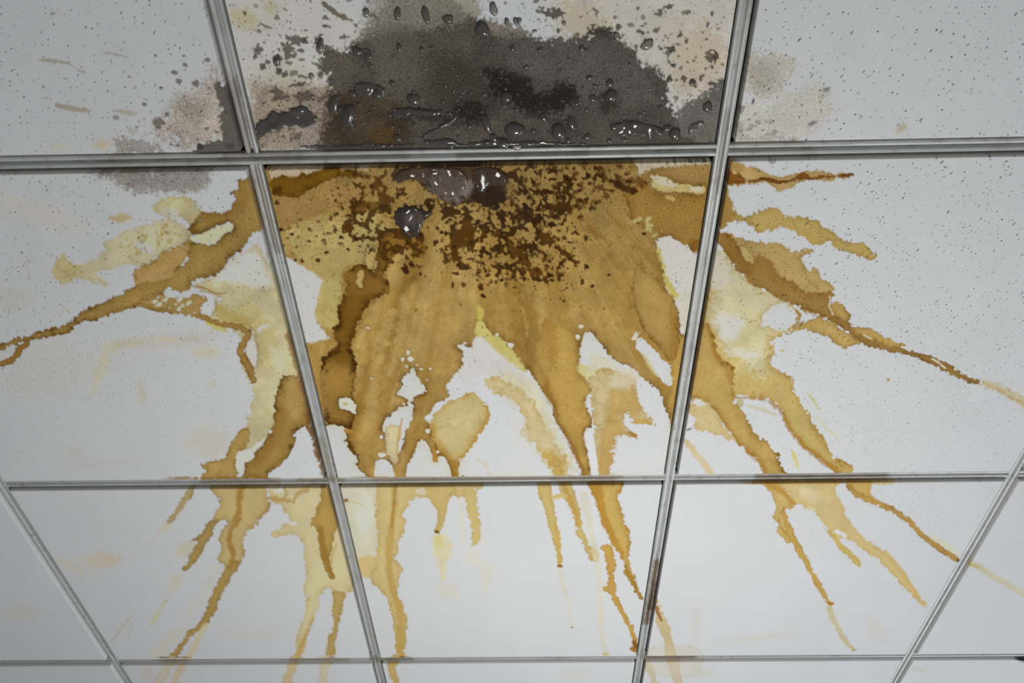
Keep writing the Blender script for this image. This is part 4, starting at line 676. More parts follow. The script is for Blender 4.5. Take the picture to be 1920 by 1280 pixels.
def board_material():
    m, nt, bs, out = new_mat('mineral_board'); L = nt.links.new
    st = N(nt, 'ShaderNodeAttribute', attribute_name='stain'); ph = N(nt, 'ShaderNodeAttribute', attribute_name='surface')
    sep = N(nt, 'ShaderNodeSeparateColor'); L(ph.outputs['Color'], sep.inputs[0])
    wet, grain, hole = sep.outputs[0], sep.outputs[1], sep.outputs[2]
    geo = N(nt, 'ShaderNodeNewGeometry'); pos = geo.outputs['Position']
    def holes(rot, sc, size, lo, hi):
        mp = N(nt, 'ShaderNodeMapping'); L(pos, mp.inputs[0]); mp.inputs[2].default_value = (0, 0, rot); mp.vector_type = 'TEXTURE'; mp.inputs[3].default_value = sc
        v = N(nt, 'ShaderNodeTexVoronoi', voronoi_dimensions='2D'); L(mp.outputs[0], v.inputs['Vector']); v.inputs['Scale'].default_value = size; v.inputs['Randomness'].default_value = 1
        s = N(nt, 'ShaderNodeSeparateColor'); L(v.outputs['Color'], s.inputs[0])
        wob = N(nt, 'ShaderNodeTexNoise', noise_dimensions='2D'); L(pos, wob.inputs['Vector']); wob.inputs['Scale'].default_value = 700
        rad = math_(nt, 'MULTIPLY', math_(nt, 'POWER', s.outputs[0], 2.2), hi); rad = math_(nt, 'ADD', rad, lo)
        dist = math_(nt, 'ADD', v.outputs['Distance'], math_(nt, 'MULTIPLY', math_(nt, 'SUBTRACT', wob.outputs[0], .5), .09))
        k = math_(nt, 'SUBTRACT', rad, dist)
        k = math_(nt, 'MULTIPLY', ramp(nt, k, -.03, .03), math_(nt, 'ADD', math_(nt, 'MULTIPLY', s.outputs[1], .75), .25))
        return k
    h1 = holes(.3, (1, 1, 1), 140, -.03, .21)
    h2 = holes(-.95, (2.1, .8, 1), 105, -.11, .25)
    h3 = holes(-.6, (1.7, .83, 1), 55, -.1, .17)
    hs = math_(nt, 'MAXIMUM', math_(nt, 'MAXIMUM', h1, h2), h3)
    hs = math_(nt, 'MULTIPLY', hs, hole, True)
    n1 = N(nt, 'ShaderNodeTexNoise', noise_dimensions='2D'); L(pos, n1.inputs['Vector']); n1.inputs['Scale'].default_value = 900; n1.inputs['Detail'].default_value = 3
    n2 = N(nt, 'ShaderNodeTexNoise', noise_dimensions='2D'); L(pos, n2.inputs['Vector']); n2.inputs['Scale'].default_value = 420; n2.inputs['Detail'].default_value = 4; n2.inputs['Roughness'].default_value = .7
    base = mixc(nt, 1.0, (.80, .80, .80, 1), st.outputs['Color'], 'MULTIPLY')
    fine = math_(nt, 'ADD', math_(nt, 'MULTIPLY', math_(nt, 'SUBTRACT', n1.outputs[0], .5), .22), 1.0)
    base = mixc(nt, 1.0, base, mix_grey(nt, fine), 'MULTIPLY')
    g = math_(nt, 'MULTIPLY', math_(nt, 'SUBTRACT', n2.outputs[0], .5), math_(nt, 'MULTIPLY', grain, 1.6))
    g = math_(nt, 'ADD', g, 1.0)
    base = mixc(nt, 1.0, base, mix_grey(nt, g), 'MULTIPLY')
    base = mixc(nt, math_(nt, 'MULTIPLY', hs, .86), base, (.035, .03, .028, 1))
    L(base, bs.inputs['Base Color'])
    r = math_(nt, 'SUBTRACT', .88, math_(nt, 'MULTIPLY', wet, .62)); L(r, bs.inputs['Roughness'])
    L(math_(nt, 'ADD', math_(nt, 'MULTIPLY', wet, .16), .03), bs.inputs['Specular IOR Level'])
    hgt = math_(nt, 'SUBTRACT', math_(nt, 'ADD', math_(nt, 'MULTIPLY', n1.outputs[0], .25), math_(nt, 'MULTIPLY', n2.outputs[0], math_(nt, 'ADD', grain, .25))), math_(nt, 'MULTIPLY', hs, 2.2))
    b = N(nt, 'ShaderNodeBump'); b.inputs['Strength'].default_value = .35; b.inputs['Distance'].default_value = .0009; L(hgt, b.inputs['Height']); L(b.outputs[0], bs.inputs['Normal'])
    return m
def mix_grey(nt, v):
    c = nt.nodes.new('ShaderNodeCombineColor')
    for i in range(3): nt.links.new(v, c.inputs[i])
    return c.outputs[0]
def bar_material():
    m, nt, bs, out = new_mat('painted_steel_bar'); L = nt.links.new
    at = N(nt, 'ShaderNodeAttribute', attribute_name='stain'); geo = N(nt, 'ShaderNodeNewGeometry')
    n = N(nt, 'ShaderNodeTexNoise'); L(geo.outputs['Position'], n.inputs['Vector']); n.inputs['Scale'].default_value = 60; n.inputs['Detail'].default_value = 6
    n2 = N(nt, 'ShaderNodeTexNoise'); L(geo.outputs['Position'], n2.inputs['Vector']); n2.inputs['Scale'].default_value = 14; n2.inputs['Detail'].default_value = 4
    c = mixc(nt, ramp(nt, n.outputs[0], .52, .75), (.56, .57, .555, 1), (.40, .385, .355, 1))
    c = mixc(nt, ramp(nt, n2.outputs[0], .5, .8), c, (.43, .43, .415, 1))
    L(mixc(nt, 1.0, c, at.outputs['Color'], 'MULTIPLY'), bs.inputs['Base Color'])
    bs.inputs['Roughness'].default_value = .42; bs.inputs['Metallic'].default_value = .15
    return m
def plain(name, col, rough):
    m, nt, bs, out = new_mat(name); n = N(nt, 'ShaderNodeTexNoise'); n.inputs['Scale'].default_value = 9; n.inputs['Detail'].default_value = 5
    g = N(nt, 'ShaderNodeNewGeometry'); nt.links.new(g.outputs['Position'], n.inputs['Vector'])
    nt.links.new(mixc(nt, n.outputs[0], tuple(c * .8 for c in col) + (1,), tuple(c * 1.15 for c in col) + (1,)), bs.inputs['Base Color']); bs.inputs['Roughness'].default_value = rough
    return m
def water_material(name, tint, body, cover, shine=1.9, least=0.0):
    """dirty water: part of the board shows through, part is murk, a clear sharp shine on top"""
    m, nt, bs, out = new_mat(name); L = nt.links.new
    tr = N(nt, 'ShaderNodeBsdfTransparent'); tr.inputs[0].default_value = tint + (1,)
    geo = N(nt, 'ShaderNodeNewGeometry')
    n = N(nt, 'ShaderNodeTexNoise'); L(geo.outputs['Position'], n.inputs['Vector']); n.inputs['Scale'].default_value = 45; n.inputs['Detail'].default_value = 3
    L(mixc(nt, n.outputs[0], tuple(c * .7 for c in body) + (1,), tuple(c * 1.3 for c in body) + (1,)), bs.inputs['Base Color'])
    bs.inputs['Roughness'].default_value = .16; bs.inputs['Specular IOR Level'].default_value = .5
    gl = N(nt, 'ShaderNodeBsdfGlossy'); gl.inputs['Roughness'].default_value = .10
    ms = N(nt, 'ShaderNodeMixShader'); L(tr.outputs[0], ms.inputs[1]); L(bs.outputs[0], ms.inputs[2])
    lw = N(nt, 'ShaderNodeLayerWeight'); lw.inputs[0].default_value = .35
    L(math_(nt, 'ADD', math_(nt, 'MULTIPLY', lw.outputs['Facing'], .25), cover, True), ms.inputs[0])
    fr = N(nt, 'ShaderNodeFresnel'); fr.inputs[0].default_value = 1.36
    m2 = N(nt, 'ShaderNodeMixShader'); L(math_(nt, 'ADD', math_(nt, 'MULTIPLY', fr.outputs[0], shine), least, True), m2.inputs[0]); L(ms.outputs[0], m2.inputs[1]); L(gl.outputs[0], m2.inputs[2])
    L(m2.outputs[0], out.inputs[0]); return m

M_BOARD = board_material(); M_BAR = bar_material()
M_DECK = plain('dusty_concrete', (.05, .05, .05), .95)
M_WATER = water_material('dirty_water', (.80, .78, .75), (.16, .15, .135), .34)
M_BROWNWATER = water_material('brown_water', (.90, .86, .80), (.20, .18, .17), .10, 1.3)
M_CLEAR = water_material('clear_water', (.90, .89, .87), (.22, .215, .21), .22)
M_BEAD = water_material('glinting_bead', (.86, .85, .83), (.22, .215, .21), .12, 3.0, .22)

# ---------------------------------------------------------------- helpers for objects
COL = scene.collection
def link(name, me, mat=None, parent=None):
    o = bpy.data.objects.new(name, me); COL.objects.link(o)
    if mat and me and not me.materials: me.materials.append(mat)
    if parent: o.parent = parent
    return o
def np_mesh(name, V, Fq, mat, stain=None, surf=None, smooth=False):
    me = bpy.data.meshes.new(name); Fq = np.asarray(Fq, np.int32); k = Fq.shape[1]
    me.vertices.add(len(V)); me.vertices.foreach_set('co', np.asarray(V, np.float32).ravel())
    me.loops.add(Fq.size); me.loops.foreach_set('vertex_index', Fq.ravel())
    me.polygons.add(len(Fq)); me.polygons.foreach_set('loop_start', np.arange(0, Fq.size, k, dtype=np.int32))
    me.update(calc_edges=True)
    if smooth: me.polygons.foreach_set('use_smooth', np.ones(len(Fq), bool))
    for nm, A in (('stain', stain), ('surface', surf)):
        if A is None: continue
        at = me.attributes.new(nm, 'FLOAT_COLOR', 'POINT')
        at.data.foreach_set('color', np.concatenate([A, np.ones((len(A), 1))], 1).astype(np.float32).ravel())
    me.materials.append(mat); me.validate(); return me
def sample(A, x, y):
    fx = np.clip(x - RX0, 0, RW - 1.001); fy = np.clip(y - RY0, 0, RH - 1.001); xi = fx.astype(int); yi = fy.astype(int)
    a, b = fx - xi, fy - yi
    if A.ndim == 3: a = a[..., None]; b = b[..., None]
    return (A[yi, xi] * (1 - a) + A[yi, xi + 1] * a) * (1 - b) + (A[yi + 1, xi] * (1 - a) + A[yi + 1, xi + 1] * a) * b

# ---------------------------------------------------------------- the grid: middle lines of the bars
def fit_row(i, pts):           # y as a line in x
    if pts:
        P = np.array([on_plane(x, y, CEIL)[:2] for x, y in pts]); b, a = np.polyfit(P[:, 0], P[:, 1], 1)
        return a, b
    return i * U, 0.0
ROWPX = {0: [(0, 307.5), (480, 298), (900, 289.5), (1340, 282), (1375, 279), (1920, 273)], 1: [(0, 907.5), (640, 900.5), (1000, 897.5), (1250, 894.5), (1900, 888.5)],
         2: [(0, 1238.5), (640, 1236), (900, 1235), (1190, 1231), (1700, 1228), (1900, 1226)]}
COLPX = {0: [(3, 911), (106, 1067), (212, 1235), (242, 1280)], 1: [(402, 0), (472, 285), (481, 311), (524.5, 500), (546, 580), (620, 896), (625, 905), (705, 1235), (717, 1280)],
         2: [(1397, 0), (1353, 290), (1305, 600), (1256, 905), (1202, 1228), (1192, 1280)], 3: [(1905, 880), (1702, 1230), (1674, 1280)]}
ROWS = {i: fit_row(i, ROWPX.get(i)) for i in range(-2, 7)}
COLS = {}
for j in range(-3, 7):
    p = COLPX.get(j)
    if p:
        P = np.array([on_plane(x, y, CEIL)[:2] for x, y in p]); b, a = np.polyfit(P[:, 1], P[:, 0], 1); COLS[j] = (a, b)
    else: COLS[j] = (j * U, 0.0)
def cross(i, j, di=0., dj=0.):  # where row line i (shifted di) meets column line j (shifted dj)
    a, b = ROWS[i]; c, d = COLS[j]; a += di; c += dj
    y = (a + b * c) / (1 - b * d); return c + d * y, y

BAR = 0.0158; GAP = 0.0052; DROP = 0.0050; SLOT = 0.0075
FACE = CEIL - DROP             # the boards' faces hang a little below the grid

# ---------------------------------------------------------------- ceiling: deck above, bars, boards
bm = bmesh.new()
bmesh.ops.create_grid(bm, x_segments=1, y_segments=1, size=3.4)
for v in bm.verts: v.co = Vector((v.co.x + .9, v.co.y + 1.2, CEIL + .16))
g = bmesh.ops.extrude_face_region(bm, geom=bm.faces[:])
for v in [e for e in g['geom'] if isinstance(e, bmesh.types.BMVert)]: v.co.z += .08
bmesh.ops.recalc_face_normals(bm, faces=bm.faces)
me = bpy.data.meshes.new('ceiling'); bm.to_mesh(me); bm.free()
ceiling = link('ceiling', me, M_DECK); ceiling['kind'] = 'structure'; ceiling['label'] = 'suspended ceiling of square white boards in a grey slotted metal grid'

LBL = {(-1, 0): 'white ceiling board with a dark wet lower right corner', (-1, 1): 'ceiling board soaked dark grey and hung with water drops', (-1, 2): 'pitted white board with grey smudges at its left edge',
       (0, 0): 'white board crossed by a brown run of water to the left', (0, 1): 'board soaked tan with fanned brown runs and dark spatter', (0, 2): 'pitted white board with amber runs from its left edge',
       (1, 0): 'white board with thin brown runs slanting to the lower left', (1, 1): 'white board with narrow amber trickles from its top edge', (1, 2): 'white board with amber trickles slanting to the lower right'}
STEP = 1.75
def spread(a, b, lo, hi, fine, coarse):
    """cutting positions from a to b: fine between lo and hi, coarse outside"""
    out = [a]
    while out[-1] < b - 1e-6:
        t = out[-1]; s = fine if lo - coarse * .2 <= t <= hi else (min(coarse, lo - t) if t < lo else coarse)
        out.append(min(b, t + max(s, fine)))
    if b - out[-2] < fine * .4 and len(out) > 2: out.pop(-2)
    return np.array(out)
edge = BAR / 2 + GAP
def board(i, j):
    c = [np.array(cross(i, j, edge, edge)), np.array(cross(i, j + 1, edge, -edge)), np.array(cross(i + 1, j + 1, -edge, -edge)), np.array(cross(i + 1, j, -edge, edge))]
    q = np.array([[*p, FACE] for p in c])
    d = (q - EYE) @ FW
    vis = False
    if (d > .05).all():
        x, y = to_px(q)
        vis = x.max() > -30 and x.min() < 1950 and y.max() > -30 and y.min() < 1310
    t = np.linspace(0, 1, 9)
    if vis:
        # how much of the board lies in view
        tt = np.linspace(0, 1, 61); A, Bq = np.meshgrid(tt, tt)
        G = (c[0] * ((1 - A) * (1 - Bq))[..., None] + c[1] * (A * (1 - Bq))[..., None] + c[2] * (A * Bq)[..., None] + c[3] * ((1 - A) * Bq)[..., None])
        P = np.concatenate([G, np.full(G.shape[:2] + (1,), FACE)], 2)
        x, y = to_px(P.reshape(-1, 3)); x = x.reshape(61, 61); y = y.reshape(61, 61)
        inn = (x > -25) & (x < 1945) & (y > -25) & (y < 1305)
        cu = tt[inn.any(0)]; cv = tt[inn.any(1)]
        ul, uh, vl, vh = max(cu.min() - .02, 0), min(cu.max() + .02, 1), max(cv.min() - .02, 0), min(cv.max() + .02, 1)
        pu = np.hypot(np.diff(x, axis=1), np.diff(y, axis=1))[inn[:, 1:]].mean() * 60; pv = np.hypot(np.diff(x, axis=0), np.diff(y, axis=0))[inn[1:]].mean() * 60
        us = spread(0, 1, ul, uh, STEP / pu, .08); vs = spread(0, 1, vl, vh, STEP / pv, .08)
    else: us = np.linspace(0, 1, 5); vs = np.linspace(0, 1, 5)
    A, Bq = np.meshgrid(us, vs); nu, nv = len(us), len(vs)
    G = (c[0] * ((1 - A) * (1 - Bq))[..., None] + c[1] * (A * (1 - Bq))[..., None] + c[2] * (A * Bq)[..., None] + c[3] * ((1 - A) * Bq)[..., None]).reshape(-1, 2)
    V = np.concatenate([G, np.full((len(G), 1), FACE)], 1)
    if vis:
        x, y = to_px(V); st = sample(S, x, y); sf = np.stack([sample(WET, x, y), sample(GRAIN, x, y), sample(HOLE, x, y)], 1)
        V[:, 2] -= sample(LUMP, x, y) * (.0006 + .0005 * sample(N16, x, y))
    else: st = np.ones((len(V), 3)); sf = np.tile([0, 0, .3], (len(V), 1))
    idx = np.arange(nu * nv).reshape(nv, nu)
    F = np.stack([idx[:-1, :-1], idx[1:, :-1], idx[1:, 1:], idx[:-1, 1:]], -1).reshape(-1, 4)   # faces look down
    ring = np.concatenate([idx[0, :], idx[1:, -1], idx[-1, -2::-1], idx[-2:0:-1, 0]])
    # rounded arris, then the square edge up to the rebate
    n = len(V); cen = V[ring].mean(0); R1 = V[ring].copy(); R2 = V[ring].copy()
    off = np.sign(R1[:, :2] - cen[:2]); 
    onx = np.zeros(len(ring)); onx[:nu] = 1
    R1[:, 2] += .0012; R2[:, 2] = CEIL + .013
    lit_edge = np.array([[1.0, .93, .80]])  # cream tint paints the light caught by the board edges into their colour
    kk = np.arange(-14, 15)
    sb = np.stack([st[np.roll(ring, -q)] for q in kk]).mean(0) if vis else st[ring]
    s1 = st[ring]; s2 = sb * .45 + lit_edge * .55 * (.35 + .65 * sb.mean(1, keepdims=True))
    V = np.concatenate([V, R1, R2]); st = np.concatenate([st, s1, s2]); sf = np.concatenate([sf, sf[ring], sf[ring] * [.3, 1, .2]])
    m = len(ring); a = ring; a2 = np.roll(a, -1); b = n + np.arange(m); b2 = np.roll(b, -1); e = b + m; e2 = np.roll(e, -1)
    F = np.concatenate([F, np.stack([a, a2, b2, b], -1), np.stack([b, b2, e2, e], -1)])
    o = link('ceiling_tile', np_mesh('ceiling_tile', V, F, M_BOARD, st, sf), None, ceiling)
    if (i, j) in LBL: o['label'] = LBL[(i, j)]
    return o
for i in range(-2, 6):
    for j in range(-3, 6): board(i, j)

PROFILE = [(-.5, .010), (-.5, .0006), (-.46, 0), (-.20, 0), (-.17, .0004), (-.16, SLOT), (.16, SLOT), (.17, .0004), (.20, 0), (.46, 0), (.5, .0006), (.5, .010)]
def bar(name, p0, p1):
    p0 = np.array(p0); p1 = np.array(p1); L = np.linalg.norm(p1 - p0); d = (p1 - p0) / L; nrm = np.array([-d[1], d[0]])
    n = max(2, int(L / .004)); ts = np.linspace(0, L, n)
    V = np.array([[*(p0 + d * t + nrm * a * BAR), CEIL + z] for t in ts for a, z in PROFILE]); k = len(PROFILE)
    x, y = to_px(V); dd = (V - EYE) @ FW; ok = dd > .05
    st = np.ones((len(V), 3)); st[ok] = sample(B, x[ok], y[ok])
    idx = np.arange(n * k).reshape(n, k)
    F = np.stack([idx[:-1, :-1], idx[:-1, 1:], idx[1:, 1:], idx[1:, :-1]], -1).reshape(-1, 4)
    return link(name, np_mesh(name, V, F, M_BAR, st), None, ceiling)
h = BAR / 2
for j in range(-2, 6):          # the long bars that run away from the camera
    if j == 1:
        bar('main_runner', cross(-2, j), cross(0, j, -h)); bar('main_runner', cross(0, j, h), cross(6, j))
    else: bar('main_runner', cross(-2, j), cross(6, j))
for i in range(-1, 6):          # the short bars between them
    for j in range(-2, 5):
        if i == 0 and j == 0: bar('cross_tee', cross(i, 0, 0, h), cross(i, 2, 0, -h)); continue
        if i == 0 and j == 1: continue
        bar('cross_tee', cross(i, j, 0, h), cross(i, j + 1, 0, -h))

# ---------------------------------------------------------------- water
def tag(o, label, cat, group=None, kind=None):
    o['label'] = label; o['category'] = cat
    if group: o['group'] = group
    if kind: o['kind'] = kind
    return o
MPP = None
def px_size(x, y):              # metres per sheet pixel at a place of the boards, sideways and away
    p = on_plane(x, y, FACE); return np.linalg.norm(on_plane(x + 1, y, FACE) - p), np.linalg.norm(on_plane(x, y + 1, FACE) - p)
def drop_mesh(rx, ry, hgt, seed, nu=18, nv=7, lean=(0, 0)):
    """a hanging drop: wide skirt on the board, fuller belly below"""
    r = random.Random(seed); ph = [r.uniform(0, 6.28) for _ in range(3)]; V = []; F = []
    for k in range(nv):
        t = k / (nv - 1) * math.pi / 2
        cr = math.cos(t) ** .85; z = -hgt * math.sin(t)
        for q in range(nu):
            a = q / nu * 2 * math.pi
            w = 1 + (.10 * math.sin(2 * a + ph[0]) + .07 * math.sin(3 * a + ph[1]) + .05 * math.sin(5 * a + ph[2])) * (1 - k / nv)
            V.append((rx * cr * w * math.cos(a) + lean[0] * math.sin(t), ry * cr * w * math.sin(a) + lean[1] * math.sin(t), z + .0004))
    for k in range(nv - 1):
        for q in range(nu):
            a, b = k * nu + q, k * nu + (q + 1) % nu; F.append((a, b, b + nu, a + nu))
    me = bpy.data.meshes.new('water_drop'); me.from_pydata(V, [], F); me.validate()
    bm = bmesh.new(); bm.from_mesh(me); bmesh.ops.remove_doubles(bm, verts=bm.verts, dist=1e-6)
    bmesh.ops.contextual_create(bm, geom=[e for e in bm.edges if e.is_boundary and all(v.co.z > -.0001 for v in e.verts)])
    bmesh.ops.recalc_face_normals(bm, faces=bm.faces)
    for f in bm.faces: f.smooth = len(f.verts) < 6
    bm.to_mesh(me); bm.free(); return me
SEEDN = [0]
def drop(x, y, rx, ry, ang=0., tall=.55, mat=None, label=None, z=None, lean=.25, group='large drops under the grey soaked board'):
    sx, sy = px_size(x, y); SEEDN[0] += 1
    a, b = rx * sx, ry * sy
    h_ = tall * min(a, b) * 1.2
    me = drop_mesh(a, b, h_, SEEDN[0], lean=(lean * a * .4, lean * b))
    o = link('water_drop', me, mat or M_WATER); p = on_plane(x, y, FACE); o.location = (p[0], p[1], z if z is not None else FACE - float(sample(LUMP, np.array([x]), np.array([y]))[0]) * .0006); o.rotation_euler = (0, 0, -ang)
    return tag(o, label or 'small water drop clinging to the grey soaked board', 'drop', group)
BIG = [(904, 54, 13, 17, .3, 'large oval drop at the top edge of the dark patch'), (925, 16, 8, 14, .1, 'tall drop standing above the large oval drop, at the picture top'),
       (775, 185, 12, 13, 0, 'round dark drop above the long water ridge'), (964, 242, 18, 14, .1, 'widest drop just above the middle of the cross bar'),
       (1046, 246, 13, 15, .5, 'plump drop right of the widest drop, near the bar'), (1071, 231, 8, 13, .3, 'slim drop leaning beside the plump drop near the bar'),
       (1145, 178, 12, 13, .1, 'round drop with a bright glint on a brown smudge'), (1143, 155, 7, 9, .2, 'small drop just above the round drop on the brown smudge'),
       (949, 181, 11, 11, 0, 'round drop on the blackest part of the patch'), (1265, 250, 11, 12, .3, 'domed drop near the right end of the wet patch, close to the bar'),
       (1326, 200, 9, 11, .5, 'lone drop on the grey rim beside the right bar'), (1213, 83, 13, 10, .4, 'forked drop at the upper right rim of the patch'),
       (840, 35, 10, 10, 0, 'round dark drop left of the large oval drop'), (798, 27, 7, 20, .12, 'long pointed drop like a shard near the top'),
       (745, 25, 7, 13, -.3, 'slanted drop at the upper left, left of the pointed drop'), (686, 23, 6, 10, -.2, 'small slanted drop on the pale board, upper left'),
       (626, 195, 9, 19, -.3, 'tall drop on the brown stained left part'), (653, 214, 12, 24, -.4, 'curved runnel drop right of the tall left drop'),
       (942, 267, 16, 9, -.5, 'drop spilling on to the cross bar below the widest drop'), (912, 232, 8, 18, .2, 'curled drop left of the widest drop'),
       (1111, 184, 7, 8, .1, 'small round drop left of the glinting round drop'), (1018, 219, 7, 9, .3, 'drop above the plump drop near the bar'),
       (745, 258, 8, 8, .3, 'small bright drop low on the amber tinted part'), (600, 86, 8, 15, -.3, 'dark drop on the pale upper left board'),
       (519, 112, 6, 13, -.4, 'slim drop far out on the pale left board'), (668, 95, 9, 9, .4, 'drop at the upper left rim of the dark patch')]
for x, y, a, b, t, l in BIG: drop(x, y, a, b, t, label=l)
KEYS = ['the large oval drop at the top edge', 'the tall drop at the picture top', 'the round drop above the water ridge', 'the widest drop near the bar', 'the plump drop near the bar', 'the slim leaning drop', 'the round drop with a glint', 'the drop above the glinting one',
        'the drop on the blackest part', 'the domed drop near the right bar', 'the lone drop on the grey rim', 'the forked drop at the upper right', 'the dark drop left of the oval one', 'the long pointed drop', 'the slanted upper left drop', 'the slanted drop on the pale board',
        'the tall drop on the brown part', 'the curved runnel drop', 'the drop spilling on to the bar', 'the curled drop', 'the drop left of the glint', 'the drop above the plump one', 'the bright drop on the amber part', 'the dark drop on the pale board', 'the slim drop far left', 'the drop at the upper left rim']
USED = set()
def near_label(x, y):
    for q in sorted(range(len(BIG)), key=lambda q: (BIG[q][0] - x) ** 2 + (BIG[q][1] - y) ** 2)[:6]:
        dx, dy = x - BIG[q][0], y - BIG[q][1]; r = math.hypot(dx, dy)
        how = 'close' if r < 30 else 'somewhat' if r < 60 else 'well'
        side = ('to the right of' if dx > 0 else 'to the left of') if abs(dx) > abs(dy) else ('below' if dy > 0 else 'above')
        l = 'water drop %s %s %s' % (how, side, KEYS[q])
        if l not in USED: USED.add(l); return l
    return None
for x, y, a, b, t in [(1090, 90, 6, 6, .2), (1099, 93, 4, 5, .1), (1012, 93, 5, 5, .3), (986, 125, 6, 4, .3), (1105, 145, 7, 5, .4), (1115, 160, 4, 5, .1), (969, 275, 9, 6, -.4), (1053, 218, 4, 5, .2), (1100, 256, 8, 6, .2),
                      (1190, 230, 10, 6, .3), (1218, 252, 5, 8, .3), (1250, 240, 9, 6, .5), (1142, 263, 5, 6, .3), (1065, 263, 5, 6, .1), (1000, 245, 5, 5, .0), (835, 160, 4, 4, 0), (748, 88, 5, 9, -.2), (790, 92, 5, 6, 0), (810, 88, 4, 4, 0),
                      (968, 40, 6, 9, .3), (973, 38, 5, 7, .1), (950, 40, 5, 8, .2), (1002, 58, 5, 4, .3), (960, 90, 5, 6, .2), (1298, 154, 6, 7, -.5), (1255, 148, 5, 6, .1), (1156, 68, 7, 9, .6), (1047, 58, 4, 5, 0), (1057, 42, 4, 5, .2),
                      (775, 172, 4, 4, 0), (755, 192, 3, 3, 0), (673, 195, 5, 5, .1), (700, 200, 4, 4, 0), (730, 215, 4, 5, .1), (880, 236, 5, 5, .1), (860, 255, 4, 4, 0), (800, 265, 5, 5, .1), (845, 272, 6, 7, .3), (925, 258, 7, 10, .5),
                      (1170, 262, 6, 4, .2), (1100, 205, 4, 5, .1), (1200, 215, 4, 4, 0), (1240, 200, 4, 4, 0), (1180, 120, 4, 5, .2), (1065, 110, 3, 4, 0), (1135, 130, 3, 3, 0), (830, 190, 4, 4, .2), (660, 175, 8, 7, .3), (583, 142, 5, 7, -.2), (706, 175, 8, 10, .2), (735, 155, 6, 6, .4)]:
    drop(x, y, a, b, t, label=near_label(x, y), group='small drops under the grey soaked board')
def film(outline, hgt, mat, label, seed, step=2.0, ridge=0.0, group='films of water under the boards'):
    """a sheet of water that hangs in lumps inside a traced outline"""
    w = window(outline, 8); d = sd_poly(smooth(outline), w) + 2.0 * JAG[w]
    k = max(1, int(step)); d = d[::k, ::k]; X = XX[w][::k, ::k]; Y = YY[w][::k, ::k]
    r = np.random.default_rng(seed); nz = .12 * N9[w][::k, ::k] + .8 * N16[w][::k, ::k] + .6 * N30[w][::k, ::k]
    inside = d > -.5
    idx = -np.ones(d.shape, int); idx[inside] = np.arange(inside.sum())
    t = np.clip(d / 6, 0, 1); hz = np.sqrt(t * (2 - t)) * hgt * np.clip(.55 + .75 * nz, .12, 1.6)
    P = np.array([on_plane(x, y, FACE) for x, y in zip(X[inside], Y[inside])]); P[:, 2] = FACE - .0007 - hz[inside]
    q = np.stack([idx[:-1, :-1], idx[1:, :-1], idx[1:, 1:], idx[:-1, 1:]], -1).reshape(-1, 4); q = q[(q >= 0).all(1)]
    me = np_mesh('water_film', P, q, mat, smooth=True)
    bm = bmesh.new(); bm.from_mesh(me); bmesh.ops.delete(bm, geom=[v for v in bm.verts if not v.link_faces], context='VERTS'); 
    g = bmesh.ops.extrude_edge_only(bm, edges=[e for e in bm.edges if e.is_boundary])
    for v in [e for e in g['geom'] if isinstance(e, bmesh.types.BMVert)]: v.co.z = FACE + .0003
    for _ in range(4): bmesh.ops.smooth_vert(bm, verts=[v for v in bm.verts if not v.is_boundary], factor=.5, use_axis_x=True, use_axis_y=True, use_axis_z=True)
    bm.to_mesh(me); bm.free()
    for p in me.polygons: p.use_smooth = True
    return tag(link('water_film', me), label, 'water', group)
film([(738, 330), (750, 318), (768, 314), (800, 312), (840, 312), (872, 318), (880, 335), (872, 352), (862, 368), (840, 372), (822, 366), (806, 354), (800, 340), (780, 334), (756, 340), (742, 344)], .0026, M_BROWNWATER, 'lumpy film of brown water below the middle of the cross bar', 1)
film([(884, 316), (905, 311), (935, 313), (950, 328), (954, 344), (938, 350), (920, 346), (912, 358), (898, 366), (890, 352), (884, 336)], .0030, M_BROWNWATER, 'brown water film right of the lumpy film, over the darkest spatter', 13)
film([(736, 396), (752, 385), (775, 384), (790, 392), (812, 396), (802, 410), (792, 428), (782, 446), (768, 444), (750, 432), (740, 416)], .0042, M_BROWNWATER, 'small greyish water film hanging at the head of the brown run', 2)
film([(478, 236), (490, 222), (502, 222), (510, 206), (525, 212), (540, 208), (560, 198), (580, 200), (586, 214), (596, 222), (592, 234), (572, 240), (552, 236), (530, 238), (510, 246), (492, 256), (484, 262)], .0032, M_WATER, 'flat grey water film beside the left bar', 3)
film([(735, 206), (760, 200), (800, 202), (845, 208), (850, 216), (820, 218), (780, 216), (750, 222), (736, 226)], .0036, M_WATER, 'long low ridge of water under the dark patch', 4)
film([(785, 258), (800, 246), (815, 240), (830, 228), (845, 222), (860, 214), (858, 224), (846, 234), (830, 244), (812, 250), (795, 262)], .0036, M_WATER, 'slanting rope of water below the long low ridge', 5)
film([(660, 160), (680, 150), (710, 158), (726, 168), (722, 184), (700, 190), (684, 178), (666, 176)], .0034, M_WATER, 'lumpy water film at the upper left of the dark patch', 6)
film([(630, 200), (640, 196), (652, 208), (660, 222), (668, 238), (664, 248), (654, 236), (644, 222), (634, 212)], .0042, M_WATER, 'narrow wet runnel left in the dark patch', 7)
film([(1140, 232), (1170, 222), (1200, 228), (1225, 232), (1250, 240), (1245, 256), (1215, 258), (1190, 252), (1165, 258), (1148, 250)], .0030, M_WATER, 'shallow water film near the bar at the right of the patch', 8)
film([(1288, 238), (1300, 228), (1318, 224), (1322, 234), (1308, 244), (1296, 254), (1286, 262), (1292, 250)], .0024, M_CLEAR, 'thin forked film of clear water by the right bar corner', 9)
film([(668, 92), (690, 88), (702, 104), (694, 116), (704, 124), (692, 130), (678, 112), (670, 104)], .0034, M_WATER, 'bent runnel of water at the upper left rim', 10)
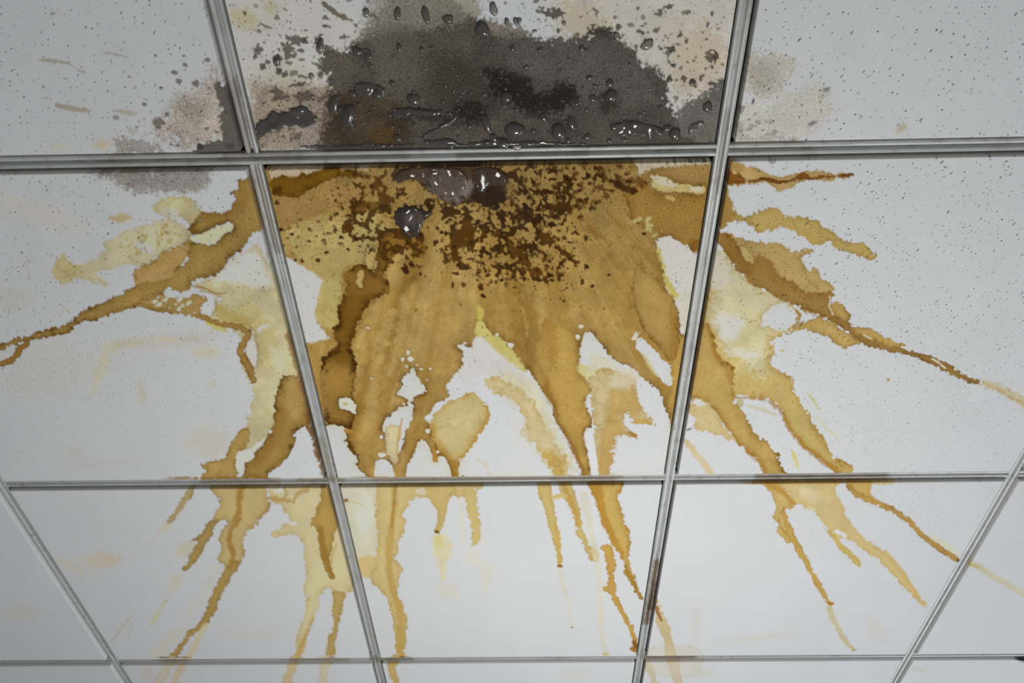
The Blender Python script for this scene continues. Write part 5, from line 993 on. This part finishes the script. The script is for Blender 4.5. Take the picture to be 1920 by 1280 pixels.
film([(560, 272), (640, 270), (700, 268), (780, 268), (800, 274), (700, 279), (600, 281), (562, 279)], .0016, M_WATER, 'long thin bead of water along the upper edge of the cross bar, left half', 11)
film([(800, 262), (850, 258), (860, 270), (900, 262), (960, 264), (1020, 262), (1060, 266), (1100, 268), (1100, 272), (960, 275), (860, 276), (800, 274)], .0024, M_WATER, 'long bead of water along the upper edge of the cross bar, middle', 12)

# tiny beads that only read as glints: too many and too small to single out
def beads(name, poly_, n, rmin, rmax, mat, label, seed, center=None):
    r = np.random.default_rng(seed); w = window(poly_, 0); d = sd_poly(poly_, w); y0, x0 = w[0].start + RY0, w[1].start + RX0
    V = []; F = []
    while n > 0:
        x = r.uniform(x0, x0 + d.shape[1] - 1); y = r.uniform(y0, y0 + d.shape[0] - 1)
        if d[int(y - y0), int(x - x0)] < 0: continue
        if center is not None and r.random() > math.exp(-((x - center[0]) / center[2]) ** 2 - ((y - center[1]) / center[3]) ** 2): continue
        n -= 1
        p = on_plane(x, y, FACE); s = (rmin + (rmax - rmin) * r.random() ** 3) * px_size(x, y)[0]; b = len(V); zz = float(sample(LUMP, np.array([x]), np.array([y]))[0]) * .0008
        for k, (cr, cz) in enumerate(((1, -.1), (.86, .5), (.5, .86))):
            for q in range(6): a = q * math.pi / 3 + k * .5; V.append((p[0] + s * cr * math.cos(a), p[1] + s * cr * math.sin(a), FACE - zz + .0002 - s * cz))
        V.append((p[0], p[1], FACE - zz - s))
        for k in range(2):
            for q in range(6): F.append((b + k * 6 + q, b + k * 6 + (q + 1) % 6, b + k * 6 + 6 + (q + 1) % 6)); F.append((b + k * 6 + q, b + k * 6 + 6 + (q + 1) % 6, b + k * 6 + 6 + q))
        for q in range(6): F.append((b + 12 + q, b + 12 + (q + 1) % 6, b + 18))
    me = np_mesh(name, np.array(V), np.array(F), mat, smooth=True)
    bm = bmesh.new(); bm.from_mesh(me); bmesh.ops.recalc_face_normals(bm, faces=bm.faces); bm.to_mesh(me); bm.free()
    return tag(link(name, me), label, 'water', kind='stuff')
beads('water_beads', [(620, 60), (800, 20), (1000, 70), (1170, 70), (1250, 140), (1330, 200), (1335, 266), (610, 272)], 1100, .8, 2.9, M_BEAD, 'tiny glinting beads of water scattered over the grey soaked board', 51, (920, 190, 260, 130))
beads('water_beads', [(700, 310), (1200, 304), (1215, 350), (1060, 480), (940, 540), (820, 420), (740, 440)], 220, .7, 2.0, M_BEAD, 'tiny glinting beads of water among the dark spatter below the cross bar', 52, (930, 350, 160, 90))
